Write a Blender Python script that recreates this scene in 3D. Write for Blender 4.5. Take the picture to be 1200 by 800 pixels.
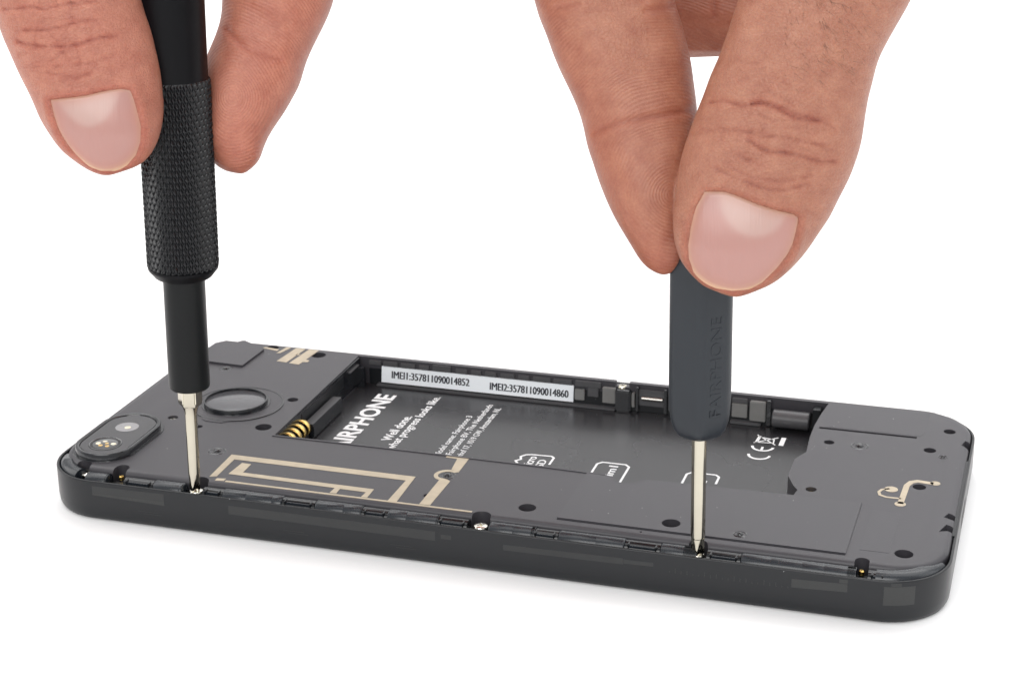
import bpy, bmesh, math, random
import numpy as np
from mathutils import Vector, Matrix
from mathutils.bvhtree import BVHTree
random.seed(3); rng = np.random.default_rng(3)
PI = math.pi
SC = bpy.context.scene
COL = SC.collection
for o in list(bpy.data.objects): bpy.data.objects.remove(o)

# ------------------------------------------------------------------ camera, light, exposure (1 unit = 1 mm)
SC.unit_settings.system = 'METRIC'; SC.unit_settings.scale_length = 0.001
ROT = Matrix(((0.956204, -0.092164, 0.277813), (0.292576, 0.328736, -0.89796), (-0.008568, 0.939914, 0.341304)))
cd = bpy.data.cameras.new('camera'); cam = bpy.data.objects.new('camera', cd); COL.objects.link(cam)
cam.matrix_world = Matrix.Translation((169.859, -262.464, 140.834)) @ ROT.to_4x4()
cd.sensor_width = 36.0; cd.sensor_fit = 'HORIZONTAL'; cd.lens = 2179.2 / 1200 * 36
cd.clip_start = 5; cd.clip_end = 9000
cd.dof.use_dof = True; cd.dof.focus_distance = 305; cd.dof.aperture_fstop = 0.09      # about 0.7 mm of real aperture in these units
SC.camera = cam
w = bpy.data.worlds.new("World"); SC.world = w; w.use_nodes = True
bg = w.node_tree.nodes['Background']; bg.inputs[0].default_value = (1, 1, 1, 1); bg.inputs[1].default_value = 0.48
SC.view_settings.view_transform = 'Standard'; SC.view_settings.look = 'None'
SC.view_settings.exposure = 0.26; SC.view_settings.gamma = 1.0; SC.view_settings.use_curve_mapping = False
def area_light(name, loc, target, sx, sy, radiance, col=(1, 1, 1)):
    ld = bpy.data.lights.new(name, 'AREA'); ld.shape = 'RECTANGLE'; ld.size = sx; ld.size_y = sy
    ld.energy = radiance * PI * sx * sy; ld.color = col
    o = bpy.data.objects.new(name, ld); COL.objects.link(o); o.location = loc
    o.rotation_euler = (Vector(target) - Vector(loc)).to_track_quat('-Z', 'Y').to_euler(); return o
area_light('softbox_above', (60, 330, 820), (80, 120, 0), 1500, 1100, 1.42, (1, .99, .98))
area_light('softbox_side', (-760, 60, 480), (60, 30, 60), 600, 600, 1.5, (1, .985, .965))
area_light('softbox_right', (860, 160, 480), (90, 30, 60), 600, 600, 1.1, (.97, .985, 1))
area_light('softbox_front', (120, -680, 440), (90, 30, 40), 750, 450, 3.4, (1, .995, .985))
area_light('background_fill', (80, 760, 1150), (80, 1500, 250), 1600, 500, 3.2, (1, .995, 1))  # added lamp, lifts the backdrop and its reflection in the plate

# ------------------------------------------------------------------ materials
def mat(name, col, rough=.5, metal=0., spec=.5, dust=0., sss=0., coat=0., bump=None, mott=None, alpha=None, trans=0.):
    m = bpy.data.materials.new(name); m.use_nodes = True
    nt = m.node_tree; b = nt.nodes['Principled BSDF']
    b.inputs['Base Color'].default_value = (*col, 1); b.inputs['Roughness'].default_value = rough
    b.inputs['Metallic'].default_value = metal; b.inputs['Specular IOR Level'].default_value = spec
    b.inputs['Coat Weight'].default_value = coat; b.inputs['Coat Roughness'].default_value = .15
    if trans: b.inputs['Transmission Weight'].default_value = trans
    tc = nt.nodes.new('ShaderNodeTexCoord')
    if mott:      # (scale, amount) colour and gloss unevenness
        n = nt.nodes.new('ShaderNodeTexNoise'); n.inputs['Scale'].default_value = mott[0]; n.inputs['Detail'].default_value = 5
        nt.links.new(tc.outputs['Object'], n.inputs['Vector'])
        mx = nt.nodes.new('ShaderNodeMix'); mx.data_type = 'RGBA'
        a = mott[1]
        mx.inputs[6].default_value = (*[c * (1 - a) for c in col], 1); mx.inputs[7].default_value = (*[min(1, c * (1 + a)) for c in col], 1)
        nt.links.new(n.outputs['Fac'], mx.inputs[0]); nt.links.new(mx.outputs[2], b.inputs['Base Color'])
        mr = nt.nodes.new('ShaderNodeMapRange'); mr.inputs[3].default_value = rough * .82; mr.inputs[4].default_value = min(1, rough * 1.2)
        nt.links.new(n.outputs['Fac'], mr.inputs[0]); nt.links.new(mr.outputs[0], b.inputs['Roughness'])
    if dust:      # sparse pale lint specks
        src = b.inputs['Base Color'].links[0].from_socket
        v = nt.nodes.new('ShaderNodeTexVoronoi'); v.inputs['Scale'].default_value = .42; nt.links.new(tc.outputs['Object'], v.inputs['Vector'])
        lt = nt.nodes.new('ShaderNodeMath'); lt.operation = 'LESS_THAN'; nt.links.new(v.outputs['Distance'], lt.inputs[0])
        sp = nt.nodes.new('ShaderNodeSeparateColor'); nt.links.new(v.outputs['Color'], sp.inputs[0])
        ml = nt.nodes.new('ShaderNodeMath'); ml.operation = 'MULTIPLY'; ml.inputs[1].default_value = dust; nt.links.new(sp.outputs[0], ml.inputs[0]); nt.links.new(ml.outputs[0], lt.inputs[1])
        md_ = nt.nodes.new('ShaderNodeMix'); md_.data_type = 'RGBA'; md_.inputs[7].default_value = (.32, .32, .33, 1)
        nt.links.new(lt.outputs[0], md_.inputs[0]); nt.links.new(src, md_.inputs[6]); nt.links.new(md_.outputs[2], b.inputs['Base Color'])
    if bump:      # (scale, strength, distance)
        n2 = nt.nodes.new('ShaderNodeTexNoise'); n2.inputs['Scale'].default_value = bump[0]; n2.inputs['Detail'].default_value = 4
        nt.links.new(tc.outputs['Object'], n2.inputs['Vector'])
        bp = nt.nodes.new('ShaderNodeBump'); bp.inputs['Strength'].default_value = bump[1]; bp.inputs['Distance'].default_value = bump[2]
        nt.links.new(n2.outputs['Fac'], bp.inputs['Height']); nt.links.new(bp.outputs[0], b.inputs['Normal'])
    return m
M = {}
M['table'] = mat('white_paper', (.90, .90, .905), .75, spec=.2, mott=(.02, .004))
M['plate'] = mat('satin_black_plastic', (.046, .044, .051), .42, dust=.055, mott=(.07, .22), bump=(4.5, .28, .05))
M['film'] = mat('black_film', (.043, .041, .048), .38, dust=.05, mott=(.10, .22), bump=(4.5, .25, .05))
M['frame'] = mat('smoky_frame_plastic', (.009, .0102, .0122), .32, spec=.4, dust=.045, mott=(.25, .15), bump=(2.5, .08, .03))
M['window'] = mat('smoky_frame_window', (.022, .0235, .0235), .34, mott=(.5, .2))
M['window_dark'] = mat('smoky_frame_window_dark', (.0165, .018, .0188), .32, mott=(.5, .2))
M['gloss'] = mat('gloss_black_plastic', (.010, .011, .014), .12, spec=.7, mott=(.6, .25), bump=(2.2, .25, .06))
M['clip'] = mat('clip_black_plastic', (.012, .0155, .021), .27, spec=.6, mott=(.7, .2), bump=(3.5, .06, .04))
M['clipdark'] = mat('clip_pocket_plastic', (.007, .008, .010), .16, spec=.5, mott=(.8, .2))
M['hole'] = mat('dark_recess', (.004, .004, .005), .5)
M['tray'] = mat('battery_tray_black', (.019, .0185, .021), .27, dust=.04, mott=(.06, .12), bump=(1.2, .05, .03))
M['wallgrey'] = mat('grey_translucent_block', (.20, .20, .195), .35, mott=(.6, .15))
M['wallmid'] = mat('dim_translucent_block', (.075, .075, .08), .35, mott=(.6, .2))
M['metal'] = mat('bare_metal', (.62, .60, .56), .28, metal=1)
M['trace'] = mat('antenna_trace', (.50, .425, .31), .34, metal=.35, mott=(.5, .22), bump=(6, .15, .02))
M['gold'] = mat('gold_contact', (.85, .60, .20), .22, metal=1)
M['nickel'] = mat('warm_nickel_steel', (.58, .545, .45), .12, metal=1, mott=(.5, .06), bump=(5, .05, .02))
M['chrome'] = mat('screw_nickel', (.82, .79, .72), .16, metal=1)
M['print'] = mat('white_print', (.78, .79, .80), .5)
M['sticker'] = mat('white_sticker', (.86, .91, .95), .5, mott=(.2, .03))
M['ink'] = mat('black_ink', (.02, .02, .03), .5)
M['lens'] = mat('lens_glass', (.012, .012, .014), .04, coat=1)
M['lensface'] = mat('camera_glass', (.045, .044, .048), .10, spec=.6, mott=(.2, .1))
M['fp'] = mat('sensor_disc', (.085, .086, .094), .16, spec=.8, mott=(.1, .1))
M['amber'] = mat('lens_reflection_amber', (.75, .50, .16), .2, bump=(2.0, .8, .3))  # amber part of the lens reflection, put in as colour
M['glint'] = mat('painted_glint', (.85, .80, .62), .15, bump=(2.0, .6, .2))  # pale highlight colour for the discs on lens and flash
M['pale'] = mat('flash_diffuser', (.30, .30, .31), .15, bump=(2.0, .6, .2))
M['anod'] = mat('black_anodised', (.0025, .0025, .0035), .40, spec=.13, mott=(.3, .15), bump=(6, .1, .02))
M['knurl'] = mat('black_knurled_metal', (.0018, .0022, .0035), .2, spec=.42, mott=(.6, .3))
M['barrel'] = mat('black_satin_barrel', (.0055, .0062, .0066), .38, spec=.2, mott=(.3, .15), bump=(7, .12, .02))
M['slate'] = mat('slate_grey_plastic', (.017, .021, .0265), .38, spec=.36, mott=(.5, .1), bump=(6, .15, .02))
M['hair'] = mat('hair_brown', (.10, .055, .035), .5)

def skin_material():
    m = bpy.data.materials.new('skin'); m.use_nodes = True; nt = m.node_tree; N = nt.nodes; L = nt.links
    b = N['Principled BSDF']
    tc = N.new('ShaderNodeTexCoord')
    at = N.new('ShaderNodeAttribute'); at.attribute_name = 'skin_colour'
    n1 = N.new('ShaderNodeTexNoise'); n1.inputs['Scale'].default_value = .35; n1.inputs['Detail'].default_value = 6; n1.inputs['Roughness'].default_value = .6
    L.new(tc.outputs['Object'], n1.inputs['Vector'])
    rmp = N.new('ShaderNodeValToRGB'); rmp.color_ramp.elements[0].position = .3; rmp.color_ramp.elements[1].position = .7
    rmp.color_ramp.elements[0].color = (.87, .77, .75, 1); rmp.color_ramp.elements[1].color = (1.10, 1.14, 1.12, 1)
    L.new(n1.outputs['Fac'], rmp.inputs[0])
    mx = N.new('ShaderNodeMix'); mx.data_type = 'RGBA'; mx.blend_type = 'MULTIPLY'; mx.inputs[0].default_value = 1
    L.new(at.outputs['Color'], mx.inputs[6]); L.new(rmp.outputs[0], mx.inputs[7])
    n3 = N.new('ShaderNodeTexNoise'); n3.inputs['Scale'].default_value = 3.0; n3.inputs['Detail'].default_value = 3
    L.new(tc.outputs['Object'], n3.inputs['Vector'])
    r3 = N.new('ShaderNodeValToRGB'); r3.color_ramp.elements[0].position = .35; r3.color_ramp.elements[1].position = .65
    r3.color_ramp.elements[0].color = (.90, .84, .83, 1); r3.color_ramp.elements[1].color = (1.03, 1.04, 1.04, 1)
    L.new(n3.outputs['Fac'], r3.inputs[0])
    mx2 = N.new('ShaderNodeMix'); mx2.data_type = 'RGBA'; mx2.blend_type = 'MULTIPLY'; mx2.inputs[0].default_value = 1
    L.new(mx.outputs[2], mx2.inputs[6]); L.new(r3.outputs[0], mx2.inputs[7])
    L.new(mx2.outputs[2], b.inputs['Base Color'])
    b.inputs['Subsurface Weight'].default_value = .35; b.inputs['Subsurface Radius'].default_value = (1.9, .7, .35)
    b.inputs['Subsurface Scale'].default_value = 1.0
    b.inputs['Roughness'].default_value = .42; b.inputs['Specular IOR Level'].default_value = .42
    # relief: skin cells everywhere, ridge lines where 'ridge' is high
    vo = N.new('ShaderNodeTexVoronoi'); vo.feature = 'DISTANCE_TO_EDGE'; vo.inputs['Scale'].default_value = 1.6
    nw = N.new('ShaderNodeTexNoise'); nw.inputs['Scale'].default_value = 1.2
    L.new(tc.outputs['Object'], nw.inputs['Vector'])
    va = N.new('ShaderNodeVectorMath'); va.operation = 'MULTIPLY_ADD'; va.inputs[1].default_value = (.8, .8, .8)
    L.new(nw.outputs['Color'], va.inputs[0]); L.new(tc.outputs['Object'], va.inputs[2]); L.new(va.outputs[0], vo.inputs['Vector'])
    mr = N.new('ShaderNodeMapRange'); mr.inputs[1].default_value = 0; mr.inputs[2].default_value = .18
    L.new(vo.outputs['Distance'], mr.inputs[0])
    rd = N.new('ShaderNodeAttribute'); rd.attribute_name = 'ridge'
    sn = N.new('ShaderNodeMath'); sn.operation = 'SINE'
    ml = N.new('ShaderNodeMath'); ml.operation = 'MULTIPLY'; ml.inputs[1].default_value = 2 * PI / .48
    L.new(rd.outputs['Vector'], N.new('ShaderNodeSeparateXYZ').inputs[0])
    sx = [n for n in N if n.bl_idname == 'ShaderNodeSeparateXYZ'][0]
    L.new(sx.outputs['X'], ml.inputs[0]); L.new(ml.outputs[0], sn.inputs[0])
    rw = N.new('ShaderNodeMath'); rw.operation = 'MULTIPLY'; L.new(sn.outputs[0], rw.inputs[0]); L.new(sx.outputs['Y'], rw.inputs[1])
    inv = N.new('ShaderNodeMath'); inv.operation = 'SUBTRACT'; inv.inputs[0].default_value = 1; L.new(sx.outputs['Y'], inv.inputs[1])
    cw = N.new('ShaderNodeMath'); cw.operation = 'MULTIPLY'; L.new(mr.outputs[0], cw.inputs[0]); L.new(inv.outputs[0], cw.inputs[1])
    sm = N.new('ShaderNodeMath'); sm.operation = 'MULTIPLY_ADD'; sm.inputs[1].default_value = .34; L.new(rw.outputs[0], sm.inputs[0]); L.new(cw.outputs[0], sm.inputs[2])
    nf = N.new('ShaderNodeTexNoise'); nf.inputs['Scale'].default_value = 6; nf.inputs['Detail'].default_value = 3
    L.new(tc.outputs['Object'], nf.inputs['Vector'])
    s2 = N.new('ShaderNodeMath'); s2.operation = 'ADD'; L.new(sm.outputs[0], s2.inputs[0]); L.new(nf.outputs['Fac'], s2.inputs[1])
    bp = N.new('ShaderNodeBump'); bp.inputs['Strength'].default_value = .75; bp.inputs['Distance'].default_value = .07
    L.new(s2.outputs[0], bp.inputs['Height']); L.new(bp.outputs[0], b.inputs['Normal'])
    return m
M['skin'] = skin_material()
def nail_material():
    m = bpy.data.materials.new('nail'); m.use_nodes = True; nt = m.node_tree; N = nt.nodes; L = nt.links
    b = N['Principled BSDF']; at = N.new('ShaderNodeAttribute'); at.attribute_name = 'skin_colour'
    L.new(at.outputs['Color'], b.inputs['Base Color'])
    b.inputs['Roughness'].default_value = .24; b.inputs['Subsurface Weight'].default_value = .25
    b.inputs['Subsurface Radius'].default_value = (1, .5, .4); b.inputs['Specular IOR Level'].default_value = .4
    tc = N.new('ShaderNodeTexCoord'); mp = N.new('ShaderNodeMapping'); mp.inputs['Scale'].default_value = (2.2, .12, .12); mp.inputs['Rotation'].default_value = (0, 0, -.3)
    n = N.new('ShaderNodeTexNoise'); n.inputs['Scale'].default_value = 1.5; n.inputs['Detail'].default_value = 3
    L.new(tc.outputs['Object'], mp.inputs[0]); L.new(mp.outputs[0], n.inputs['Vector'])
    bp = N.new('ShaderNodeBump'); bp.inputs['Strength'].default_value = .6; bp.inputs['Distance'].default_value = .08
    L.new(n.outputs['Fac'], bp.inputs['Height']); L.new(bp.outputs[0], b.inputs['Normal'])
    return m
M['nail'] = nail_material()

# ------------------------------------------------------------------ helpers
def link(name, me, m, parent=None, smooth=None, kind=None):
    o = bpy.data.objects.new(name, me); COL.objects.link(o)
    if m: me.materials.append(M[m])
    if parent: o.parent = parent
    if smooth is not None:
        me.shade_auto(smooth) if False else None
        for p in me.polygons: p.use_smooth = True
        if smooth < 179:
            me.set_sharp_from_angle(angle=math.radians(smooth))
    if kind: o['kind'] = kind
    return o
def from_bm(name, bm, m, parent=None, smooth=None, kind=None):
    bmesh.ops.recalc_face_normals(bm, faces=bm.faces)
    me = bpy.data.meshes.new(name); bm.to_mesh(me); bm.free()
    return link(name, me, m, parent, smooth, kind)
def thing(name, label, cat, loc=(0, 0, 0)):
    o = bpy.data.objects.new(name, None); COL.objects.link(o); o.location = loc
    o['label'] = label; o['category'] = cat; return o
def bm_prism(poly, z0, z1, bev=0., seg=2, bm=None):
    own = bm is None
    if own: bm = bmesh.new()
    n = len(poly)
    vb = [bm.verts.new((x, y, z0)) for x, y in poly]; vt = [bm.verts.new((x, y, z1)) for x, y in poly]
    bm.faces.new(vb[::-1]); ft = bm.faces.new(vt)
    for i in range(n): bm.faces.new((vb[i], vb[(i + 1) % n], vt[(i + 1) % n], vt[i]))
    if bev and own:
        es = [e for e in bm.edges if e.verts[0].co.z == z1 and e.verts[1].co.z == z1]
        bmesh.ops.bevel(bm, geom=es, offset=bev, segments=seg, affect='EDGES', profile=.5)
    return bm
def prism(name, poly, z0, z1, m, parent, bev=0., seg=2, smooth=35):
    return from_bm(name, bm_prism(poly, z0, z1, bev, seg), m, parent, smooth)
def rect(x0, y0, x1, y1): return [(x0, y0), (x1, y0), (x1, y1), (x0, y1)]
def circ(cx, cy, r, n=32, a0=0., a1=2 * PI): return [(cx + r * math.cos(a0 + (a1 - a0) * k / n), cy + r * math.sin(a0 + (a1 - a0) * k / n)) for k in range(n)]
def stadium(cx, y0, y1, r, n=20):
    return [(cx + r * math.cos(a), y1 - r + r * math.sin(a)) for a in np.linspace(0, PI, n)] + [(cx + r * math.cos(a), y0 + r + r * math.sin(a)) for a in np.linspace(PI, 2 * PI, n)]
def rrect(x0, x1, y0, y1, r, n=12):
    P = []
    for cx, cy, a0 in ((x1 - r, y0 + r, -90), (x1 - r, y1 - r, 0), (x0 + r, y1 - r, 90), (x0 + r, y0 + r, 180)):
        for k in range(n + 1):
            a = math.radians(a0 + 90 * k / n); P.append((cx + r * math.cos(a), cy + r * math.sin(a)))
    return P
def loft(rings, close=False, caps=(True, True)):
    bm = bmesh.new(); R = [[bm.verts.new(p) for p in r] for r in rings]; n = len(R[0])
    m = len(R)
    for j in range(m if close else m - 1):
        a, b = R[j], R[(j + 1) % m]
        for i in range(n): bm.faces.new((a[i], a[(i + 1) % n], b[(i + 1) % n], b[i]))
    if not close:
        if caps[0]: bm.faces.new(R[0][::-1])
        if caps[1]: bm.faces.new(R[-1])
    return bm
def lathe(name, prof, m, parent, n=48, smooth=30):
    return from_bm(name, loft([[(r * math.cos(2 * PI * k / n), r * math.sin(2 * PI * k / n), z) for k in range(n)] for r, z in prof]), m, parent, smooth)
def box(name, x0, x1, y0, y1, z0, z1, m, parent, bev=.12):
    bm = bmesh.new(); bmesh.ops.create_cube(bm, size=1)
    for v in bm.verts: v.co = ((x0 + x1) / 2 + v.co.x * (x1 - x0), (y0 + y1) / 2 + v.co.y * (y1 - y0), (z0 + z1) / 2 + v.co.z * (z1 - z0))
    if bev: bmesh.ops.bevel(bm, geom=list(bm.edges), offset=min(bev, .3 * min(x1 - x0, y1 - y0, z1 - z0)), segments=2, affect='EDGES')
    return from_bm(name, bm, m, parent, 35)
def eval_mesh(o):
    dg = bpy.context.evaluated_depsgraph_get(); dg.update()
    return bpy.data.meshes.new_from_object(o.evaluated_get(dg), depsgraph=dg)
def text(name, s, mx, m, parent, w=None, h=None, bold=0., depth=.02, dbl=0.):
    """text fitted to w (along its own x) and h (its own y), then placed by the matrix mx (origin = lower left of its box)"""
    c = bpy.data.curves.new(name, 'FONT'); c.body = s; c.size = 4; c.extrude = .01; c.offset = bold; c.resolution_u = 3
    t = bpy.data.objects.new(name, c); COL.objects.link(t)
    me = eval_mesh(t); bpy.data.objects.remove(t)
    co = np.zeros(len(me.vertices) * 3); me.vertices.foreach_get('co', co); co = co.reshape(-1, 3)
    lo, hi = co.min(0), co.max(0)
    sy = h / (hi[1] - lo[1]) if h else 1; sx = w / (hi[0] - lo[0]) if w else sy
    co[:, 0] = (co[:, 0] - lo[0]) * sx; co[:, 1] = (co[:, 1] - lo[1]) * sy; co[:, 2] = (co[:, 2] - lo[2]) / max(1e-6, hi[2] - lo[2]) * depth
    me.vertices.foreach_set('co', co.ravel())
    if dbl:      # heavier strokes: the same letters once more, a hair to the side and above
        bm = bmesh.new(); bm.from_mesh(me); g = bmesh.ops.duplicate(bm, geom=bm.verts[:] + bm.edges[:] + bm.faces[:])
        for v in g['geom']:
            if isinstance(v, bmesh.types.BMVert): v.co.x += dbl; v.co.z += .006
        bm.to_mesh(me); bm.free()
    me.transform(mx); me.name = name
    me.materials.clear()
    return link(name, me, m, parent)
def stroke(pts, w, closed=False):
    """polygon of a flat band of width w along pts"""
    P = [Vector(p) for p in pts]; Lf, Rt = [], []
    for i, p in enumerate(P):
        a = P[max(0, i - 1)]; b = P[min(len(P) - 1, i + 1)]
        d1 = (p - a).normalized() if i else (b - p).normalized(); d2 = (b - p).normalized() if i < len(P) - 1 else d1
        n = (d1 + d2).normalized(); n = Vector((-n.y, n.x)); k = 1 / max(.4, n.dot(Vector((-d1.y, d1.x))))
        Lf.append(p + n * w / 2 * k); Rt.append(p - n * w / 2 * k)
    return [tuple(v) for v in Lf] + [tuple(v) for v in Rt[::-1]]

# ------------------------------------------------------------------ setting: white sweep
prof = [(-1500, 0), (950, 0)] + [(950 + 700 * math.sin(a), 700 - 700 * math.cos(a)) for a in np.linspace(.1, PI / 2, 14)] + [(1650, 2200)]
bm = bmesh.new()
row = [[bm.verts.new((x, y, z)) for y, z in prof] for x in (-2600, 2800)]
for i in range(len(prof) - 1): bm.faces.new((row[0][i], row[1][i], row[1][i + 1], row[0][i + 1]))
o = from_bm('table', bm, 'table', None, 180); o['kind'] = 'structure'
if o.data.polygons[0].normal.z < 0: o.data.flip_normals()

# ------------------------------------------------------------------ the phone
L_, W_ = 158.0, 71.8
phone = thing('phone', 'opened black phone lying face down on the white table with its battery bay empty', 'phone')
# outer frame
rings = []
for d, z in ((2.6, 0.02), (1.0, .03), (.45, .3), (.12, 1.0), (0, 2.2), (0, 7.32), (.04, 7.44), (.12, 7.5), (.40, 7.5), (.48, 7.44), (.52, 7.3), (.52, 3.0), (2.6, 2.4)):
    rings.append([(x, y, z) for x, y in rrect(d, L_ - d, d, W_ - d, max(2, 10.8 - d), 14)])
frame = from_bm('frame', loft(rings, close=True), 'frame', phone, 40)
def wall_patch(x0, x1, za, zb, m, name='frame_window', z0=None, z1=None, y=-.012):
    """shallow inlay in the front wall; (x0..x1), lower edge za[0]->za[1], upper edge zb[0]->zb[1]"""
    bm = bmesh.new()
    P = [(x0, za[0]), (x1, za[1]), (x1, zb[1]), (x0, zb[0])]
    a = [bm.verts.new((x, y, z)) for x, z in P]; b = [bm.verts.new((x, .4, z)) for x, z in P]
    bm.faces.new(a); bm.faces.new(b[::-1])
    for i in range(4): bm.faces.new((a[i], a[(i + 1) % 4], b[(i + 1) % 4], b[i]))
    return from_bm(name, bm, m, phone)
wall_patch(11.4, 25.3, (5.3, 5.4), (6.6, 6.8), 'window_dark')
wall_patch(11.4, 25.3, (4.9, 4.6), (5.28, 5.38), 'window')
wall_patch(37.5, 75.0, (4.6, 4.6), (6.2, 6.3), 'window_dark'); wall_patch(76.0, 77.8, (5.1, 5.1), (5.9, 5.9), 'window_dark')
wall_patch(86.8, 107, (4.5, 4.7), (5.5, 5.8), 'window_dark'); wall_patch(107.1, 112, (4.9, 5.0), (5.6, 5.7), 'window_dark')
wall_patch(134.2, 142.9, (4.5, 4.9), (6.0, 6.3), 'window'); wall_patch(141.6, 142.9, (6.35, 6.4), (7.0, 7.0), 'window')
for x0, zc in ((20.1, 3.05), (47.5, 3.0), (67, 2.95)):
    wall_patch(x0, x0 + 3.9, (zc - .1, zc - .1), (zc - .02, zc - .02), 'window_dark', 'frame_mark', y=-.02)
    wall_patch(x0 + 1, x0 + 4.6, (zc - .5, zc - .5), (zc - .42, zc - .42), 'window_dark', 'frame_mark', y=-.02)
for i in range(21):     # fine ticks moulded in the wall beneath the middle of the row
    x = 114.6 + i * .95
    hgt = (.35, .9, .55, .75, .3)[i % 5]
    wall_patch(x, x + .12, (4.3, 4.3), (4.3 + hgt, 4.3 + hgt), 'window_dark', 'frame_tick', y=-.02)
# corner inlay (curved wall, lower right)
def corner_patch(a0, a1, z0, z1, m):
    n = 10; r = 10.8 + .015; cx, cy = L_ - 10.8, 10.8
    P = [(cx + r * math.sin(a), cy - r * math.cos(a)) for a in np.linspace(a0, a1, n)]
    Q = [(cx + (r - .3) * math.sin(a), cy - (r - .3) * math.cos(a)) for a in np.linspace(a0, a1, n)]
    bm = loft([[(*p, z0) for p in P + Q[::-1]], [(*p, z1) for p in P + Q[::-1]]]); return from_bm('frame_window', bm, m, phone, 40)
corner_patch(.12, .58, 3.4, 6.6, 'window'); corner_patch(.22, .37, 6.65, 7.2, 'window_dark')

# back plate (mid frame) as one solid, cut by booleans
lev = [(4.6, 3.75, .62, .62, .62, 9.9), (7.0, 3.75, .62, .62, .62, 9.9), (7.5, 3.8, .68, .72, .64, 9.8), (7.85, 3.9, .85, 1.0, .7, 9.6), (8.08, 4.1, 1.15, 1.45, .8, 9.2),
       (8.2, 4.32, 1.55, 1.95, .95, 8.8), (8.27, 4.55, 2.0, 2.5, 1.15, 8.3), (8.3, 4.8, 2.5, 3.1, 1.4, 8.0)]
rings = [[(x, y, z) for x, y in rrect(il, L_ - ir, iff, W_ - ib, r, 12)] for z, iff, il, ir, ib, r in [(1.0, *lev[0][1:])] + lev]
plate = from_bm('back_plate', loft(rings), 'plate', phone, 30)
BAY = [(34.6, 26.1), (60, 26.2), (86, 26.0), (97.6, 25.6), (99.0, 25.3), (99.5, 24.2), (100.6, 23.3), (102.2, 23.0), (103.4, 23.8), (104.2, 25.4), (106, 25.7), (120, 26.0), (130.3, 26.3), (130.6, 28.6),
       (129.6, 30.2), (129.1, 31.5), (128.1, 34), (128.1, 41.5), (129.6, 45.2), (129.2, 52), (129.2, 58), (129.6, 64), (130.2, 69.5), (34.2, 69.5)]
cut = bmesh.new()
bm_prism(BAY, 2.6, 9, bm=cut)
HOLES = [(15.3, 69.3, 1.2), (30.9, 43.4, 1.05), (31.1, 29.2, 1.55), (19.4, 26.2, .7), (26.1, 67.7, 1.55), (12.7, 28.9, 1.0),
         (70.5, 9.0, .65), (88.3, 9.0, 1.5), (112.8, 9.4, 1.55), (132.9, 50.7, .95), (150.7, 51.9, 1.1), (153.4, 61.6, 1.1),
         (150.4, 35.4, 1.15), (150.5, 8.9, 1.5), (132.8, 29.4, .95), (108.7, 5.2, .22)]
for x, y, r in HOLES: bm_prism(circ(x, y, r, 24), 4.4, 9, bm=cut)
NOTCH = [(7.3, 4.8, 1.5), (14.8, 5.2, 1.25), (30.4, 3.9, 1.6), (81.8, 4.0, 1.62), (118.5, 3.5, 1.6), (144.5, 4.6, 1.15)]
for x, y, r in NOTCH: bm_prism(circ(x, y, r, 24, 0, PI) + [(x - r, y), (x - r, .5), (x + r, .5), (x + r, y)][0:3], 5.2, 9, bm=cut)
# side bites on the right end, at the corners and in the back edge
bm_prism([(155.9, 56), (157.8, 55), (157.8, 58.8), (156.4, 58.4)], 5, 9, bm=cut)
bm_prism([(155.4, 24.4), (156.5, 24.2), (158, 25), (157.6, 26.4), (156, 26.3)], 5, 9, bm=cut)
bm_prism([(155.1, 18.6), (156.5, 19.6), (158, 20), (158, 22), (156, 21.8)], 5, 9, bm=cut)
bm_prism([(149.8, 70.2), (152.4, 69.0), (154, 70.5), (152, 72)], 6, 9, bm=cut)
bm_prism([(5.2, 70.4), (6.8, 70.4), (7.8, 72.5), (4.4, 72.5)], 7.5, 9, bm=cut)
bm_prism([(88.3, 72.5), (88.3, 69), (91.2, 69), (91.2, 72.5)], 7.4, 9, bm=cut)
bm_prism(rect(130.2, 56.7, 147.9, 57.5), 7.6, 9, bm=cut)                  # long slot, upper right
bm_prism([(94.2, 5.95), (141.6, 5.85), (141.6, 6.2), (94.2, 6.25)], 7.7, 9, bm=cut)   # slot in front of the cover film
# shallow ring round the fingerprint sensor
ctool = from_bm('cutter', cut, None)
md = plate.modifiers.new('b', 'BOOLEAN'); md.operation = 'DIFFERENCE'; md.object = ctool; md.solver = 'EXACT'; md.use_self = True
me = eval_mesh(plate); plate.modifiers.clear(); plate.data = me
for p in me.polygons: p.use_smooth = True
me.set_sharp_from_angle(angle=math.radians(32))
bpy.data.objects.remove(ctool)
# added strip giving the bay's front edge a highlight, and films on the plate
prism('bay_highlight_strip', stroke([(34.4, 25.9)] + [(x, y - .18) for x, y in BAY[1:4]], .42), 8.2, 8.44, 'plate', phone, .12)
def pierce(o, holes):
    c_ = bmesh.new()
    for x, y, r in holes: bm_prism(circ(x, y, r, 28), 7, 10, bm=c_)
    ct = from_bm('cutter', c_, None); md = o.modifiers.new('b', 'BOOLEAN'); md.operation = 'DIFFERENCE'; md.object = ct; md.solver = 'EXACT'
    m_ = eval_mesh(o); o.modifiers.clear(); o.data = m_; bpy.data.objects.remove(ct)
FILM = [(94.2, 6.4), (141.7, 6.3), (141.8, 25.9), (131.2, 25.9), (120, 25.6), (106.4, 25.3), (105, 25.2), (104.6, 23.8), (103.6, 22.8), (102.2, 22.3), (100.4, 22.5), (99.2, 23.5), (98.4, 24.9), (94.3, 25.2)]
pierce(prism('cover_film', FILM, 8.2, 8.48, 'film', phone, .12), [(112.8, 9.4, 1.55)])
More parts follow.
